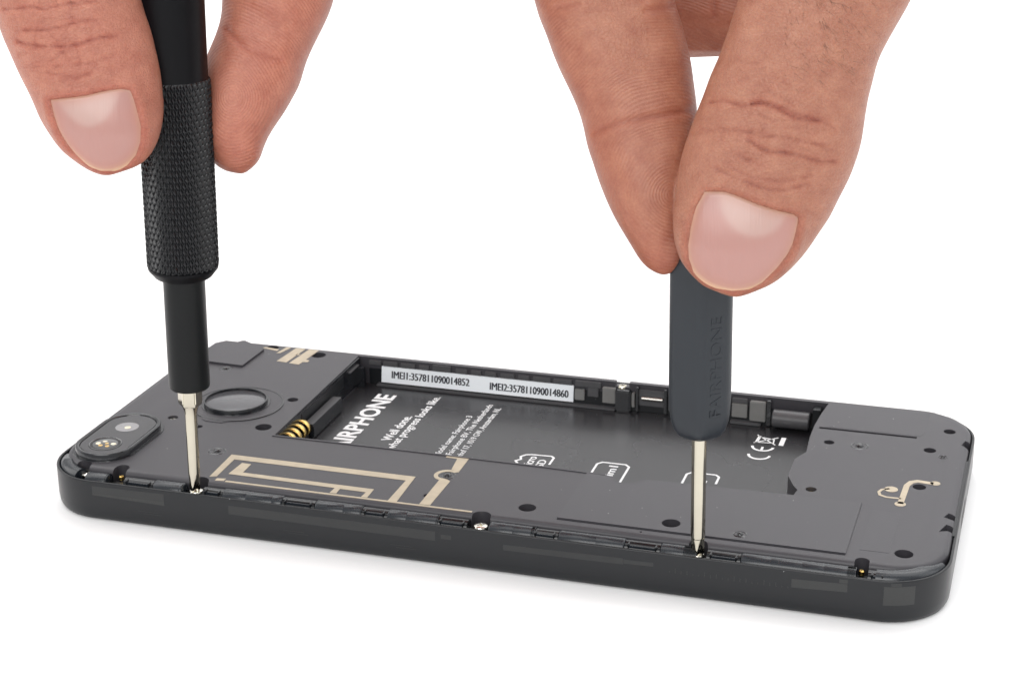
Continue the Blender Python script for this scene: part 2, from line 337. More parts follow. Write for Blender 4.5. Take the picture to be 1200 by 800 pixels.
prism('corner_cover', [(4.6, 57.4), (14.0, 57.0), (14.3, 66.9), (8.4, 70.6), (7.8, 70.4), (7.2, 69.5), (5.0, 69.5), (4.6, 69.6), (3.0, 67.6), (2.6, 60)], 8.2, 8.72, 'plate', phone, .1)
prism('speaker_cover', [(131.2, 57.9), (148.6, 57.9), (149.4, 62), (149.2, 69.4), (131.0, 69.4)], 8.2, 8.325, 'plate', phone, .01)
prism('cover_film', [(143.6, 8.5), (148.2, 8.5), (148.4, 24), (143.8, 24)], 8.2, 8.33, 'film', phone, .02)
# dark floors of holes and gold / silver screws inside them
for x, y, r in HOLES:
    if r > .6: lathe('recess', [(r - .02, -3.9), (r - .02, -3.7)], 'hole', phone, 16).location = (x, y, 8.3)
def screw(x, y, z, r, m, lab=None):
    bm = bmesh.new(); n = 24
    prof = [(r, 0), (r, .45), (r * .9, .62), (r * .62, .72)]
    rings = [[(rr * math.cos(2 * PI * k / n), rr * math.sin(2 * PI * k / n), zz) for k in range(n)] for rr, zz in prof]
    bm = loft(rings, caps=(True, False))
    top = [v for v in bm.verts if abs(v.co.z - .72) < 1e-4]
    es = [e for e in bm.edges if e.verts[0] in top and e.verts[1] in top]
    ret = bmesh.ops.extrude_edge_only(bm, edges=es)     # cross socket wall
    nv = [g for g in ret['geom'] if isinstance(g, bmesh.types.BMVert)]
    for v in nv:
        a = math.atan2(v.co.y, v.co.x) - .5; k = abs(math.cos(2 * a)) ** 3
        s = (.30 + .62 * k); v.co.x *= s; v.co.y *= s
    es = [e for e in bm.edges if e.verts[0] in nv and e.verts[1] in nv]
    ret = bmesh.ops.extrude_edge_only(bm, edges=es)
    nv2 = [g for g in ret['geom'] if isinstance(g, bmesh.types.BMVert)]
    for v in nv2: v.co.z = .2
    bmesh.ops.contextual_create(bm, geom=[e for e in bm.edges if e.verts[0] in nv2 and e.verts[1] in nv2])
    o = from_bm('screw', bm, m, phone, 30); o.location = (x, y, z)
    if lab: o['label'] = lab
    return o
screw(8.3, 4.0, 6.6, 1.25, 'chrome'); screw(15.0, 4.2, 6.5, .5, 'gold', 'small gold screw'); screw(30.5, 2.3, 6.6, 1.25, 'chrome')
screw(82.2, 2.5, 6.6, 1.25, 'chrome'); screw(118.6, 2.3, 6.6, 1.25, 'chrome'); screw(144.6, 3.5, 6.5, .48, 'gold', 'small gold screw')
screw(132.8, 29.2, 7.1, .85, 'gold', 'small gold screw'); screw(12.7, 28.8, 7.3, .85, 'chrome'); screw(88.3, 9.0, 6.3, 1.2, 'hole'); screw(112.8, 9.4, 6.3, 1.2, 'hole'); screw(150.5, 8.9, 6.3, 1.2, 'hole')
screw(89.7, 70.2, 6.75, 1.0, 'nickel')
# rivet dimples
def dimple(x, y, r, m='plate'):
    o = lathe('rivet', [(r * 1.25, 0), (r * 1.12, .06), (r, .10), (r * .82, -.06), (r * .60, -.10), (r * .48, .22), (r * .25, .36), (.02, .38)], 'gloss', phone, 28, 60); o.location = (x, y, 8.29); return o
dimple(27.7, 16.6, 1.35); dimple(11.1, 55.3, 1.1); dimple(71.1, 17.8, 1.3); dimple(124.4, 8.4, .95).location.z = 8.47; dimple(138.4, 50.5, 1.35); dimple(153.2, 49.4, .7)
# snap clips along the front edge
CLIPS = [(9.6, 13.6, 1), (17.2, 22.6, 0), (22.8, 28.3, 1), (32.3, 35.9, 0), (36.0, 47.0, 1), (47.2, 52.9, 0), (53.1, 61.5, 1), (61.7, 66.1, 0), (66.2, 75.0, 1), (75.1, 80.1, 0),
         (84.0, 91.4, 1), (91.5, 95.7, 0), (95.9, 106.9, 1), (107.1, 112.7, 0), (112.9, 116.8, 1), (120.5, 125.7, 0), (125.9, 142.8, 1), (145.9, 148.6, 0)]
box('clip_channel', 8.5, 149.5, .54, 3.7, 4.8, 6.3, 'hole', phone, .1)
CY, CZ, CRY, CRZ = 2.12, 6.72, 1.56, 1.46
for x0, x1, k in CLIPS:
    n = 22; A = np.linspace(0, 2 * PI, n, endpoint=False)
    ring = lambda x, s: [(x, CY + CRY * s * math.cos(a), CZ + CRZ * s * math.sin(a)) for a in A]
    if k:   # rounded bar
        rr_ = [ring(x0 - .05, .86), ring(x0 + .05, .96), ring(x0 + .2, 1)]
        q = x0 + .3
        while q < x1 - 3.2: q += random.uniform(3, 6); rr_ += [ring(q - .06, 1), ring(q, .992), ring(q + .06, 1)]
        rr_ += [ring(x1 - .2, 1), ring(x1 - .05, .96), ring(x1 + .05, .86)]
        from_bm('snap_clip', loft(rr_), 'clip', phone, 50)
    else:   # recessed dark length with a moulded window in it
        from_bm('clip_recess', loft([ring(x0 - .1, .90), ring(x1 + .1, .90)]), 'clipdark', phone, 50)
        box('clip_tab', x0 + .5, x1 - .5, .9, 1.25, 6.6, 7.75, 'clip', phone, .08)
        box('clip_tab', x0 + .35, x0 + .75, .85, 2.2, 6.6, 8.0, 'clipdark', phone, .1); box('clip_tab', x1 - .75, x1 - .35, .85, 2.2, 6.6, 8.0, 'clipdark', phone, .1)
# the bar carries on round the two front corners
for (cx, cy, a0, a1) in ((L_ - 10.8, 10.8, -.02, 1.36), (10.8, 10.8, -1.45, -.34)):
    A = np.linspace(a0, a1, 26); rings = []
    for i_, a in enumerate(A):
        tp = min(1, (len(A) - 1 - i_) / 9) if a0 > -.5 else min(1, i_ / 9); rad = 10.8 - .56 - CRY * (.55 + .45 * tp); s_ = .55 + .45 * tp
        rings.append([(cx + (rad + CRY * s_ * math.cos(t)) * math.sin(a), cy - (rad + CRY * s_ * math.cos(t)) * math.cos(a), CZ + .1 + CRZ * s_ * math.sin(t)) for t in np.linspace(0, 2 * PI, 18, endpoint=False)])
    from_bm('corner_bar', loft(rings), 'clip', phone, 60)
# inserts in the right end wall
box('port_cover', 157.16, 157.62, 19, 50.4, 6.4, 7.62, 'frame', phone, .05)
def end_inlay(name, y0, y1, z0, z1, m):
    r = (z1 - z0) / 2; pts = [(y1 - r + r * math.cos(a), (z0 + z1) / 2 + r * math.sin(a)) for a in np.linspace(-PI / 2, PI / 2, 10)] + [(y0 + r + r * math.cos(a), (z0 + z1) / 2 + r * math.sin(a)) for a in np.linspace(PI / 2, 3 * PI / 2, 10)]
    bm = loft([[(157.5, y, z) for y, z in pts], [(158.02, y, z) for y, z in pts]]); return from_bm(name, bm, m, phone, 40)
end_inlay('charging_port', 31.2, 40.4, 2.9, 5.6, 'hole'); end_inlay('microphone_hole', 24.5, 25.4, 3.6, 4.5, 'hole')

# ---- battery bay
box('battery_tray', 34.9, 129.0, 23.2, 69.3, 2.61, 2.68, 'tray', phone, .01)
box('bay_wall', 34.22, 34.62, 27, 69.3, 2.7, 8.1, 'gloss', phone, .05)
# contact block with four gold springs
box('contact_bar', 34.7, 37.0, 38.6, 53.6, 2.7, 5.5, 'gloss', phone, .25)
box('contact_bar', 35.0, 36.8, 39.0, 53.4, 5.52, 5.62, 'wallmid', phone, .03)
for k in range(4):
    y = 31.6 + k * 2.15; rings = []
    for t in np.linspace(-.35 * PI, .98 * PI, 20):
        c = Vector((34.4 + 2.05 * math.cos(t), y, 4.9 + 1.65 * math.sin(t))); d = Vector((math.cos(t), 0, math.sin(t)))
        rings.append([tuple(c + d * (.16 * sx) + Vector((0, .58 * sy, 0))) for sx, sy in ((1, -.9), (1, .9), (.6, 1), (-.6, 1), (-1, .9), (-1, -.9), (-.6, -1), (.6, -1))])
    from_bm('spring_contact', loft(rings), 'gold', phone, 60)
box('contact_housing', 34.6, 36.2, 29.5, 38.4, 2.7, 4.0, 'hole', phone, .1)
box('contact_housing', 34.3, 34.7, 38.8, 60, 4.8, 7.6, 'frame', phone, .1)
box('bay_clip', 34.3, 36.4, 66.4, 67.6, 2.7, 6.9, 'gloss', phone, .1); box('bay_clip', 34.4, 35.1, 62.6, 67.6, 6.95, 7.2, 'wallmid', phone, .04)
# back wall of the bay: sticker, ledge, blocks, small teeth
yb = 69.5
box('bay_wall', 36.6, 130, 69.2, 69.48, 2.7, 6.0, 'frame', phone, .05)
box('bay_ledge', 38.5, 88.7, 67.9, 69.3, 2.7, 3.15, 'wallmid', phone, .12)
box('bay_ledge', 111.6, 117.6, 67.9, 69.3, 2.7, 3.25, 'wallmid', phone, .12)
from_bm('imei_sticker', loft([[(39.4, 68.62, 3.45), (80.0, 68.62, 3.45), (80.0, 69.3, 3.45), (39.4, 69.3, 3.45)], [(39.4, 69.1, 6.72), (80.0, 69.1, 6.72), (80.0, 69.3, 6.72), (39.4, 69.3, 6.72)]]), 'sticker', phone)
MX = lambda x, z: Matrix.Translation((x, 68.60 + (z - 3.45) * .1468, z)) @ Matrix.Rotation(PI / 2 - .1458, 4, 'X')
text('sticker_text', 'IMEI1:357811090014852', MX(41.6, 4.45), 'ink', phone, 16.6, 1.5, 0, dbl=.13)
text('sticker_text', 'IMEI2:357811090014860', MX(62.6, 4.2), 'ink', phone, 16.3, 1.5, 0, dbl=.13)
for a, b in ((36.6, 39.3), (39.7, 42.9), (43.5, 46.6), (47.5, 49.6), (50.4, 54.3), (55.3, 57.8), (58.6, 60.7), (61.5, 63.9), (64.8, 67.7), (68.5, 70.8), (71.6, 75.2), (75.8, 79.6)):
    box('wall_tooth', a, b, 69.0, 69.9, 6.85, 7.75 if a != 50.4 else 8.1, 'wallmid', phone, .08)
box('bay_block', 80.3, 82.3, 68.6, 69.4, 4.0, 6.2, 'wallgrey', phone, .1); box('bay_block', 82.9, 85.1, 68.8, 69.4, 4.9, 6.8, 'wallmid', phone, .1)
box('bay_block', 80.3, 85.6, 68.9, 69.6, 6.75, 7.9, 'wallmid', phone, .1); box('bay_block', 86.0, 88.6, 68.5, 69.4, 4.0, 7.2, 'wallgrey', phone, .1)
box('screw_boss', 88.7, 91.8, 67.9, 70.3, 2.7, 7.1, 'gloss', phone, .3)
box('bay_block', 91.9, 92.5, 68.5, 69.4, 3.7, 6.6, 'wallgrey', phone, .08)
box('bay_block', 92.8, 93.3, 68.3, 69.4, 3.0, 8.0, 'gloss', phone, .1); box('bay_block', 98.4, 99.0, 68.3, 69.4, 3.0, 8.0, 'gloss', phone, .1)
box('bay_block', 93.3, 98.4, 68.9, 69.4, 4.1, 7.4, 'wallmid', phone, .1)
o = lathe('metal_pin', [(.28, 0), (.36, .1), (.36, 4.2), (.28, 4.3)], 'metal', phone, 16); o.rotation_euler = (0, PI / 2, 0); o.location = (93.9, 68.5, 5.8)
box('bay_block', 99.2, 111.4, 68.8, 69.4, 3.6, 7.6, 'wallmid', phone, .1)
box('bay_block', 111.8, 114.8, 68.5, 69.4, 3.9, 6.7, 'wallgrey', phone, .1); box('bay_block', 111.8, 114.8, 68.7, 69.4, 6.8, 7.7, 'wallmid', phone, .1)
box('bay_block', 115.3, 118.4, 68.3, 69.4, 3.5, 7.5, 'wallgrey', phone, .15); box('bay_block', 118.6, 119.4, 68.2, 69.4, 2.9, 8.0, 'gloss', phone, .1)
o = lathe('vibration_motor', [(1.5, 0), (1.75, .2), (1.75, 6.9), (1.5, 7.1)], 'wallmid', phone, 28); o.rotation_euler = (0, PI / 2, 0); o.location = (119.9, 67.9, 4.8)
box('bay_block', 127.6, 129.0, 67.0, 69.4, 2.7, 7.6, 'frame', phone, .1)
# print on the tray: reads towards the back edge
zt = 2.69
TR = lambda x, y: Matrix.Translation((x, y, zt)) @ Matrix.Rotation(PI / 2, 4, 'Z')
text('tray_print', 'FAIRPHONE', TR(44.5, 33.2), 'print', phone, 30.8, 4.1, .10, dbl=.08)
text('tray_print', 'Well done.', TR(51.3, 41.8), 'print', phone, 12.6, 1.9, .03, dbl=.06)
text('tray_print', 'This is what progress looks like.', TR(53.9, 30.2), 'print', phone, 35.4, 2.3, .02, dbl=.05)
text('tray_print', 'Model name: Fairphone 3', TR(63.0, 37.8), 'print', phone, 20.0, 1.65, .01)
text('tray_print', 'by Fairphone BV, The Netherlands', TR(65.1, 36.2), 'print', phone, 28.4, 1.65, .01)
text('tray_print', 'Jollemanhof 17, 1019 GW, Amsterdam, NL', TR(67.2, 33.4), 'print', phone, 29.8, 1.65, .01)
def tray_stroke(pts, w):
    return prism('tray_print', stroke(pts, w), zt, zt + .02, 'print', phone)
tray_stroke([(77.3, 35), (77.4, 37.2), (76.8, 37.8), (77.5, 38.6), (76.9, 39.5), (77.7, 40.3), (77.3, 41.6), (78.0, 42.6), (79, 43.0), (82.8, 43.2), (83.4, 42.6), (83.4, 39.4)], .42)
text('tray_print', 'Micro', TR(80.4, 36.5), 'print', phone, 5.6, 1.75, .02, dbl=.1); text('tray_print', 'SD', TR(82.6, 37.9), 'print', phone, 3.2, 1.6, .02, dbl=.1)
tray_stroke([(91.8, 34.5), (91.8, 42.2), (92.6, 43.2), (97.0, 43.2), (97.8, 42.3), (97.8, 34.5)], .42)
text('tray_print', 'Sim1', TR(95.9, 35.9), 'print', phone, 6.1, 1.75, .02, dbl=.1)
tray_stroke([(108.6, 34.5), (108.6, 42.2), (109.4, 43.2), (113.8, 43.2), (114.5, 42.4), (114.5, 39.3)], .42)
text('tray_print', 'Sim2', TR(112.8, 34.6), 'print', phone, 5.6, 1.7, .02)
# CE mark, crossed-out bin and bar
def arc(cx, cy, r, a0, a1, n=16): return [(cx + r * math.cos(a), cy + r * math.sin(a)) for a in np.linspace(a0, a1, n)]
tray_stroke(arc(119.7, 54.4, 1.95, PI * 1.0, PI * 2.0), .5)
tray_stroke(arc(119.7, 58.4, 1.95, PI * 1.0, PI * 2.0), .5); tray_stroke([(119.7, 56.6), (119.7, 58.3)], .45)
tray_stroke([(117.7, 59.9), (121.8, 63.4)], .28); tray_stroke([(117.8, 63.8), (121.8, 59.8)], .28)
tray_stroke([(118.5, 62.9), (121.2, 62.3), (121.3, 60.6), (118.3, 60.3), (118.5, 62.9)], .26); tray_stroke([(118.0, 60.0), (118.2, 63.5)], .3)
prism('tray_print', rect(122.4, 59.8, 123.3, 63.7), zt, zt + .02, 'print', phone)

# ---- camera bump
camm = thing('camera_module', '', ''); del camm['label']; del camm['category']; camm.parent = phone
bm = loft([[(x, y, z) for x, y in stadium(8.0, 6.5 + d, 26.6 - d, 5.6 - d)] for d, z in ((-.55, 8.28), (-.5, 8.42), (-.02, 8.44), (0, 8.5), (0, 9.42), (.08, 9.52), (.30, 9.55), (.62, 9.53), (.72, 9.44), (.78, 9.2), (3.0, 9.19))])
from_bm('bump_rim', bm, 'gloss', camm, 40)
prism('cover_glass', stadium(8.0, 7.45, 25.65, 4.65), 9.2, 9.36, 'lensface', camm, .05)
o = lathe('lens', [(2.95, 0), (2.95, .10), (2.82, .13), (2.72, .02), (2.5, .02), (1.6, .12), (.5, .18), (.02, .185)], 'lens', camm, 40, 60); o.location = (7.9, 11.8, 9.34)
o = lathe('lens_ring', [(3.02, 0), (3.02, .04), (2.96, .05), (2.9, .04)], 'hole', camm, 40, 60); o.location = (7.9, 11.8, 9.345)
o = lathe('flash_window', [(2.15, 0), (2.15, .05), (2.05, .06), (1.0, .09), (.02, .10)], 'pale', camm, 36, 60); o.location = (7.9, 20.0, 9.345)
o = lathe('flash_glint', [(.62, 0), (.55, .08), (.02, .10)], 'glint', camm, 14, 60); o.location = (8.2, 19.7, 9.43)  # pale disc painted as the highlight on the flash
for k, (dx, dy, rr, m_) in enumerate(((-1.2, -.05, .62, 'glint'), (.2, .2, .9, 'amber'), (-.4, .85, .6, 'glint'), (1.5, .4, .55, 'glint'), (-.4, -.8, .5, 'amber'), (.9, -.8, .45, 'amber'))):  # coloured discs painted as the reflections seen in the lens
    o = lathe('lens_reflection', [(rr, 0), (rr * .9, .05), (rr * .4, .09), (.02, .095)], m_, camm, 10, 20); o.location = (7.9 + dx, 11.6 + dy, 9.43 + .002 * k)
# ---- fingerprint sensor
fp = thing('fingerprint_sensor', '', ''); del fp['label']; del fp['category']; fp.parent = phone
def ringmesh(name, cx, cy, r0, r1, z0, z1, m, parent, n=56, tab=None):
    P0 = circ(cx, cy, r0, n); P1 = circ(cx, cy, r1, n)
    return from_bm(name, loft([[(*p, z0) for p in P0], [(*p, z1 - .04) for p in P0], [((p[0] * .995 + cx * .005), (p[1] * .995 + cy * .005), z1) for p in P0], [(*p, z1) for p in P1], [(*p, z0) for p in P1]], close=True), m, parent, 40)
pts = [p for p in circ(21.7, 38.4, 8.6, 64) if not (-3.6 < p[0] - 21.7 < 2.3 and p[1] < 38.4)]
i0 = max(range(len(pts)), key=lambda i: math.dist(pts[i], pts[i - 1]))
pts = pts[i0:] + pts[:i0]
pts = pts + [(18.3, 29.6), (19.6, 28.9), (22.7, 28.9), (23.7, 29.8)]
prism('sensor_seat', pts, 8.2, 8.40, 'plate', fp, .05)
ringmesh('sensor_ring', 21.2, 38.5, 6.05, 5.82, 8.3, 9.25, 'gloss', fp)
lathe('sensor_disc', [(5.81, 0), (5.81, .42), (5.7, .46), (.02, .46)], 'fp', fp, 56, 30).location = (21.2, 38.5, 8.36)
ringmesh('sensor_skirt', 21.2, 38.5, 6.6, 6.1, 8.3, 8.5, 'gloss', fp)
ringmesh('seat_rim', 21.7, 38.4, 8.75, 8.5, 8.3, 8.46, 'gloss', fp)

# ---- antenna traces
def trace(poly): return prism('antenna_trace', poly, 8.26, 8.345, 'trace', phone)
trace([(31.3, 5.9), (32.5, 6.4), (32.3, 14.0), (64.9, 13.8), (64.8, 5.2), (66.4, 5.1), (66.0, 15.7), (30.9, 15.8)])
trace([(34.0, 7.9), (54.2, 7.5), (54.1, 5.4), (55.3, 5.4), (55.2, 7.4), (60.0, 7.3), (59.9, 5.3), (61.0, 5.3), (60.9, 8.8), (36.2, 9.1), (36.1, 12.8), (34.3, 12.9)])
trace([(34.8, 4.65), (79.9, 4.65), (79.9, 5.1), (34.8, 5.2)])
trace([(32.9, 4.7), (34.5, 4.9), (34.5, 5.9), (32.9, 5.6)])
a = [(71.1 + 2.35 * math.cos(t), 17.8 + 2.35 * math.sin(t)) for t in np.linspace(1.05, 4.35, 14)]; b = [(71.1 + 1.6 * math.cos(t), 17.8 + 1.6 * math.sin(t)) for t in np.linspace(4.35, 1.05, 14)]
trace([(68.3, 26.0), (68.3, 25.2), (70.5, 25.1), (71.0, 20.4)] + a[0:] + b[:0] + [(70.4, 15.9), (70.4, 5.3), (72.3, 5.3), (72.4, 15.6), (71.6, 16.2)] + b[1:] + [(72.6, 19.6), (72.5, 26.2)])
trace([(13.3, 68.5), (16.9, 67.6), (17.0, 68.6), (13.6, 69.0)]); trace([(17.3, 66.4), (18.1, 66.6), (19.0, 70.2), (18.0, 70.2)])
trace([(19.3, 62.1), (21.5, 61.9), (22.2, 70.2), (20.1, 70.2)]); trace([(22.2, 61.7), (24.4, 61.4), (24.6, 63.0), (25.6, 63.2), (25.6, 64.2), (24.7, 64.4), (25.2, 70.2), (23.0, 70.2)])
trace([(21.5, 66.4), (22.3, 66.4), (22.5, 67.0), (21.6, 67.0)])
trace(stroke([(152.6, 37.4), (149.9, 37.7), (148.9, 37.0), (148.3, 35.4), (148.0, 27.6)], 1.0)); trace(circ(152.9, 37.6, .85, 20)); trace(circ(148.0, 27.5, .95, 20))
trace(stroke([(145.6, 33.2), (144.4, 32.6), (144.0, 31.5), (144.3, 30.3), (145.4, 29.7), (147.9, 29.7)], .5)); trace(circ(145.9, 33.1, 1.15, 20))

# ------------------------------------------------------------------ knurled precision driver
def axis_object(name, label, base, direction):
    t = thing(name, label, 'screwdriver', base); t.rotation_euler = Vector((0, 0, 1)).rotation_difference(Vector(direction)).to_euler(); return t
def bit_tip(z0, r, length, n=40):
    """cross-shaped point: z0 = very tip, widening to radius r"""
    rings = []
    for t in np.linspace(0, 1, 14):
        rr = .74 + (r - .74) * min(1, t * 4) ** .7; dep = (1 - t) ** .9 * .42
        rings.append([(rr * (1 - dep * (.5 - .5 * math.cos(4 * a)) ** .8) * math.cos(a), rr * (1 - dep * (.5 - .5 * math.cos(4 * a)) ** .8) * math.sin(a), z0 + length * t) for a in np.linspace(0, 2 * PI, n, endpoint=False)])
    return rings
kd = axis_object('precision_screwdriver', 'black precision screwdriver with knurled grip held upright over the camera end of the phone', (30.3, 2.15, 7.0), (.018, .005, 1))
r_ = bit_tip(0, 1.03, 3.6)
r_ += [[(1.03 * math.cos(a), 1.03 * math.sin(a), z) for a in np.linspace(0, 2 * PI, 40, endpoint=False)] for z in (8, 12, 14.4)] + [[(r * math.cos(a), r * math.sin(a), z) for a in np.linspace(0, 2 * PI, 40, endpoint=False)] for r, z in ((1.1, 15.0), (1.35, 15.8), (1.6, 16.3))]
from_bm('bit', loft(r_), 'nickel', kd, 35)
def ngon(r, n, a0): return [(r * math.cos(a0 + 2 * PI * k / n), r * math.sin(a0 + 2 * PI * k / n)) for k in range(n)]
hx = ngon(2.12, 6, math.radians(-100))
bm = loft([[(x * k, y * k, z) for x, y in hx] for k, z in ((.80, 16.1), (.9, 16.35), (1, 16.9), (1, 20.4))]); bmesh.ops.bevel(bm, geom=[e for e in bm.edges if abs(e.verts[0].co.z - e.verts[1].co.z) > 2], offset=.18, segments=2, affect='EDGES')
from_bm('hex_shank', bm, 'nickel', kd, 35)
lathe('barrel', [(2.2, 19.4), (3.2, 19.4), (3.42, 19.65), (3.46, 20.2), (3.46, 38.6), (3.46, 39.5)], 'barrel', kd, 56)
lathe('grip_collar', [(3.4, 39.2), (4.55, 39.2), (4.75, 39.35), (5.75, 40.6), (5.8, 41.0)], 'anod', kd, 64)
# knurl: crossed helical grooves, cut as relief
nz, na = 290, 560; z0, z1 = 40.9, 72.4; H = 31.5
TH, ZZ = np.meshgrid(np.linspace(0, 2 * PI, na, endpoint=False), np.linspace(0, 1, nz))
zz = z0 + ZZ * H; NR = 36; pz = 2.0
tri = lambda q: np.abs((q % 1) - .5) * 2
h = np.clip(np.minimum(1.25 * tri(NR * TH / (2 * PI) + (zz - z0) / pz), 2.3 * tri(NR * TH / (2 * PI) - (zz - z0) / pz)), 0, 1)
h = h; fade = np.clip(np.minimum((zz - z0) / .25, (z1 - zz) / .25), 0, 1)
rr = 5.52 + .40 * h * fade + .012 * rng.standard_normal(h.shape)
P = np.stack([rr * np.cos(TH), rr * np.sin(TH), zz], -1).reshape(-1, 3)
ii, jj = np.meshgrid(np.arange(nz - 1), np.arange(na), indexing='ij'); j2 = (jj + 1) % na
F = np.stack([ii * na + jj, ii * na + j2, (ii + 1) * na + j2, (ii + 1) * na + jj], -1).reshape(-1, 4)
me = bpy.data.meshes.new('knurled_grip'); me.from_pydata(P.tolist(), [], F.tolist()); link('knurled_grip', me, 'knurl', kd, 180)
lathe('handle', [(5.5, 72.2), (5.52, 72.6), (5.55, 90), (5.6, 96), (5.6, 128), (5.2, 129.6), (4.4, 130)], 'anod', kd, 64)
lathe('spinner_cap', [(4.2, 130.2), (5.3, 130.6), (5.6, 131.2), (5.6, 137), (5.0, 138)], 'anod', kd, 48)

# ------------------------------------------------------------------ slate plastic driver
def rhex(ap, r, n=6, seg=5, a0=0.):
    """rounded hexagon, apothem ap, corner rounding r"""
    P = []
    for k in range(6):
        ac = a0 + k * PI / 3; cr = (ap - r) / math.cos(PI / 6); cx, cy = cr * math.cos(ac), cr * math.sin(ac)
        for t in np.linspace(-PI / 6, PI / 6, seg): P.append((cx + r * math.cos(ac + t), cy + r * math.sin(ac + t)))
    return P
sd = axis_object('slate_screwdriver', 'slate grey plastic screwdriver with faceted handle turning the screw in the middle front edge', (118.75, 2.15, 6.9), (-.012, -.004, 1))
r_ = bit_tip(0, 1.08, 3.4)
r_ = r_[:-1]
hexs = lambda ap, z: [(x, y, z) for x, y in rhex(ap, ap * .55, seg=7, a0=math.radians(-45))]
from_bm('blade_tip', loft(r_), 'nickel', sd, 35)
from_bm('shaft', loft([hexs(1.0, 3.2), hexs(1.09, 3.5), hexs(1.09, 12), hexs(1.09, 22.5)]), 'nickel', sd, 25)
AV = math.atan2(-264, 52)       # one ridge faces the front of the bench
rings = []
for ap, z in ((1.5, 20.75), (2.6, 20.95), (3.45, 21.6), (4.05, 22.6), (4.45, 23.9), (4.68, 25.6), (4.78, 27.6), (4.8, 30), (4.78, 46), (4.74, 58), (4.5, 61.5), (3.9, 63.6), (2.8, 65), (1.5, 65.5)):
    rings.append([(x, y, z) for x, y in rhex(ap, ap * .42, a0=AV)])
from_bm('handle', loft(rings), 'slate', sd, 28)
fa = AV + PI / 6                # the facet to the right of that ridge
n_ = Vector((math.cos(fa), math.sin(fa), 0)); yd = Vector((0, 0, 1)); left = -Vector((-n_.y, n_.x, 0))
mx = Matrix((( yd.x, left.x, n_.x, 0), (yd.y, left.y, n_.y, 0), (yd.z, left.z, n_.z, 0), (0, 0, 0, 1)))
pos = n_ * 4.745 + yd * 25.6 - left * .95
text('embossed_text', 'FAIRPHONE', Matrix.Translation(pos) @ mx, 'slate', sd, 16.1, 1.9, .0, .11)

# ------------------------------------------------------------------ hands
LH = dict(
    LOC=[31.371, 4.792, 77.721],
    thumb_l_z=8.0,
    thumb_l=[(-35.01,32.4),(-29.65,16.32),(-27.78,11.63),(-26.71,8.28),(-25.3,4.79),(-23.22,-0.03),(-21.48,-3.51),(-20.01,-7.0),(-18.27,-9.81),(-16.12,-11.95),(-13.31,-14.1),(-10.9,-15.13),(-8.75,-15.3)],
    thumb_r_z=8.0,
    thumb_r=[(-9.56,32.4),(-5.27,17.66),(-3.66,12.3),(-2.79,9.48),(-2.05,6.0),(-1.52,1.71),(-1.03,-2.84),(-1.11,-5.26),(-1.56,-8.47),(-2.45,-11.28),(-4.2,-13.56),(-6.34,-14.63),(-8.75,-15.3)],
    nail_z=16.0,
    nail=[(-17.37,-4.16),(-14.69,-3.99),(-11.6,-3.66),(-8.83,-2.98),(-6.42,-2.55),(-4.89,-2.75),(-4.41,-3.82),(-3.95,-5.5),(-3.44,-8.2),(-3.59,-10.57),(-4.48,-12.53),(-6.05,-13.99),(-8.01,-14.83),(-10.12,-14.92),(-11.95,-14.16),(-13.79,-12.53),(-15.11,-10.9),(-16.24,-8.88),(-17.01,-6.51)],
    lunula_z=16.0,
    lunula=[(-16.24,-4.13),(-14.77,-6.18),(-13.11,-7.69),(-11.42,-8.37),(-9.69,-8.03),(-8.28,-6.85),(-7.19,-5.17),(-6.25,-2.55),(-8.83,-2.98),(-11.6,-3.66),(-14.69,-3.99)],
    c1_z=17.0,
    c1=[(-22.18,4.68),(-20.14,4.0),(-17.41,3.66),(-14.0,3.66),(-12.3,4.0),(-10.59,4.51),(-8.89,5.02),(-6.85,5.36)],
    c2_z=17.0,
    c2=[(-20.82,6.22),(-18.09,6.04),(-15.71,6.28),(-13.32,6.9),(-11.28,7.41),(-9.57,7.58)],
    c3_z=17.0,
    c3=[(-24.23,9.62),(-21.5,9.45),(-19.46,9.62),(-17.41,9.21),(-14.69,9.79),(-12.3,10.13),(-9.57,10.48)],
    c4_z=17.0,
    c4=[(-9.23,7.41),(-8.72,6.39),(-7.53,5.53)],
    c5_z=17.0,
    c5=[(-17.41,-0.26),(-14.69,-0.77),(-12.64,-0.77),(-10.59,-0.26)],
    c6_z=17.0,
    c6=[(-15.03,-1.28),(-12.64,-1.11),(-10.59,-0.6)],
    c7_z=17.0,
    c7=[(-15.71,4.34),(-14.69,5.53),(-13.66,6.73),(-12.98,7.58),(-14.0,8.6)],
    c8_z=17.0,
    c8=[(-15.03,3.49),(-14.34,1.78),(-13.66,1.1)],
    c9_z=17.0,
    c9=[(-12.98,3.49),(-12.3,2.12),(-12.47,0.76)],
    c10_z=17.0,
    c10=[(-19.8,0.76),(-15.71,0.69),(-10.59,1.1),(-7.19,2.12)],
    index_l_z=-6.0,
    index_l=[(10.44,35.93),(6.51,19.78),(5.95,14.87),(6.02,12.76),(6.09,11.5),(5.39,9.53),(4.12,7.14),(3.14,4.34),(2.58,0.83),(2.44,-3.39),(2.72,-7.6),(3.56,-10.69),(5.25,-12.65),(7.07,-13.5),(8.76,-13.64)],
    index_r_z=-6.0,
    index_r=[(28.98,35.93),(25.47,19.78),(24.29,14.87),(23.85,13.04),(22.74,10.8),(20.9,7.5),(19.57,4.55),(19.01,1.95),(17.6,-1.35),(15.0,-5.21),(12.97,-8.72),(12.27,-11.25),(10.58,-12.93),(8.76,-13.64)],
    ic1_z=1.0,
    ic1=[(7.53,9.26),(9.05,7.46),(10.85,5.84),(12.65,5.12),(14.81,4.4),(16.25,4.15)],
)
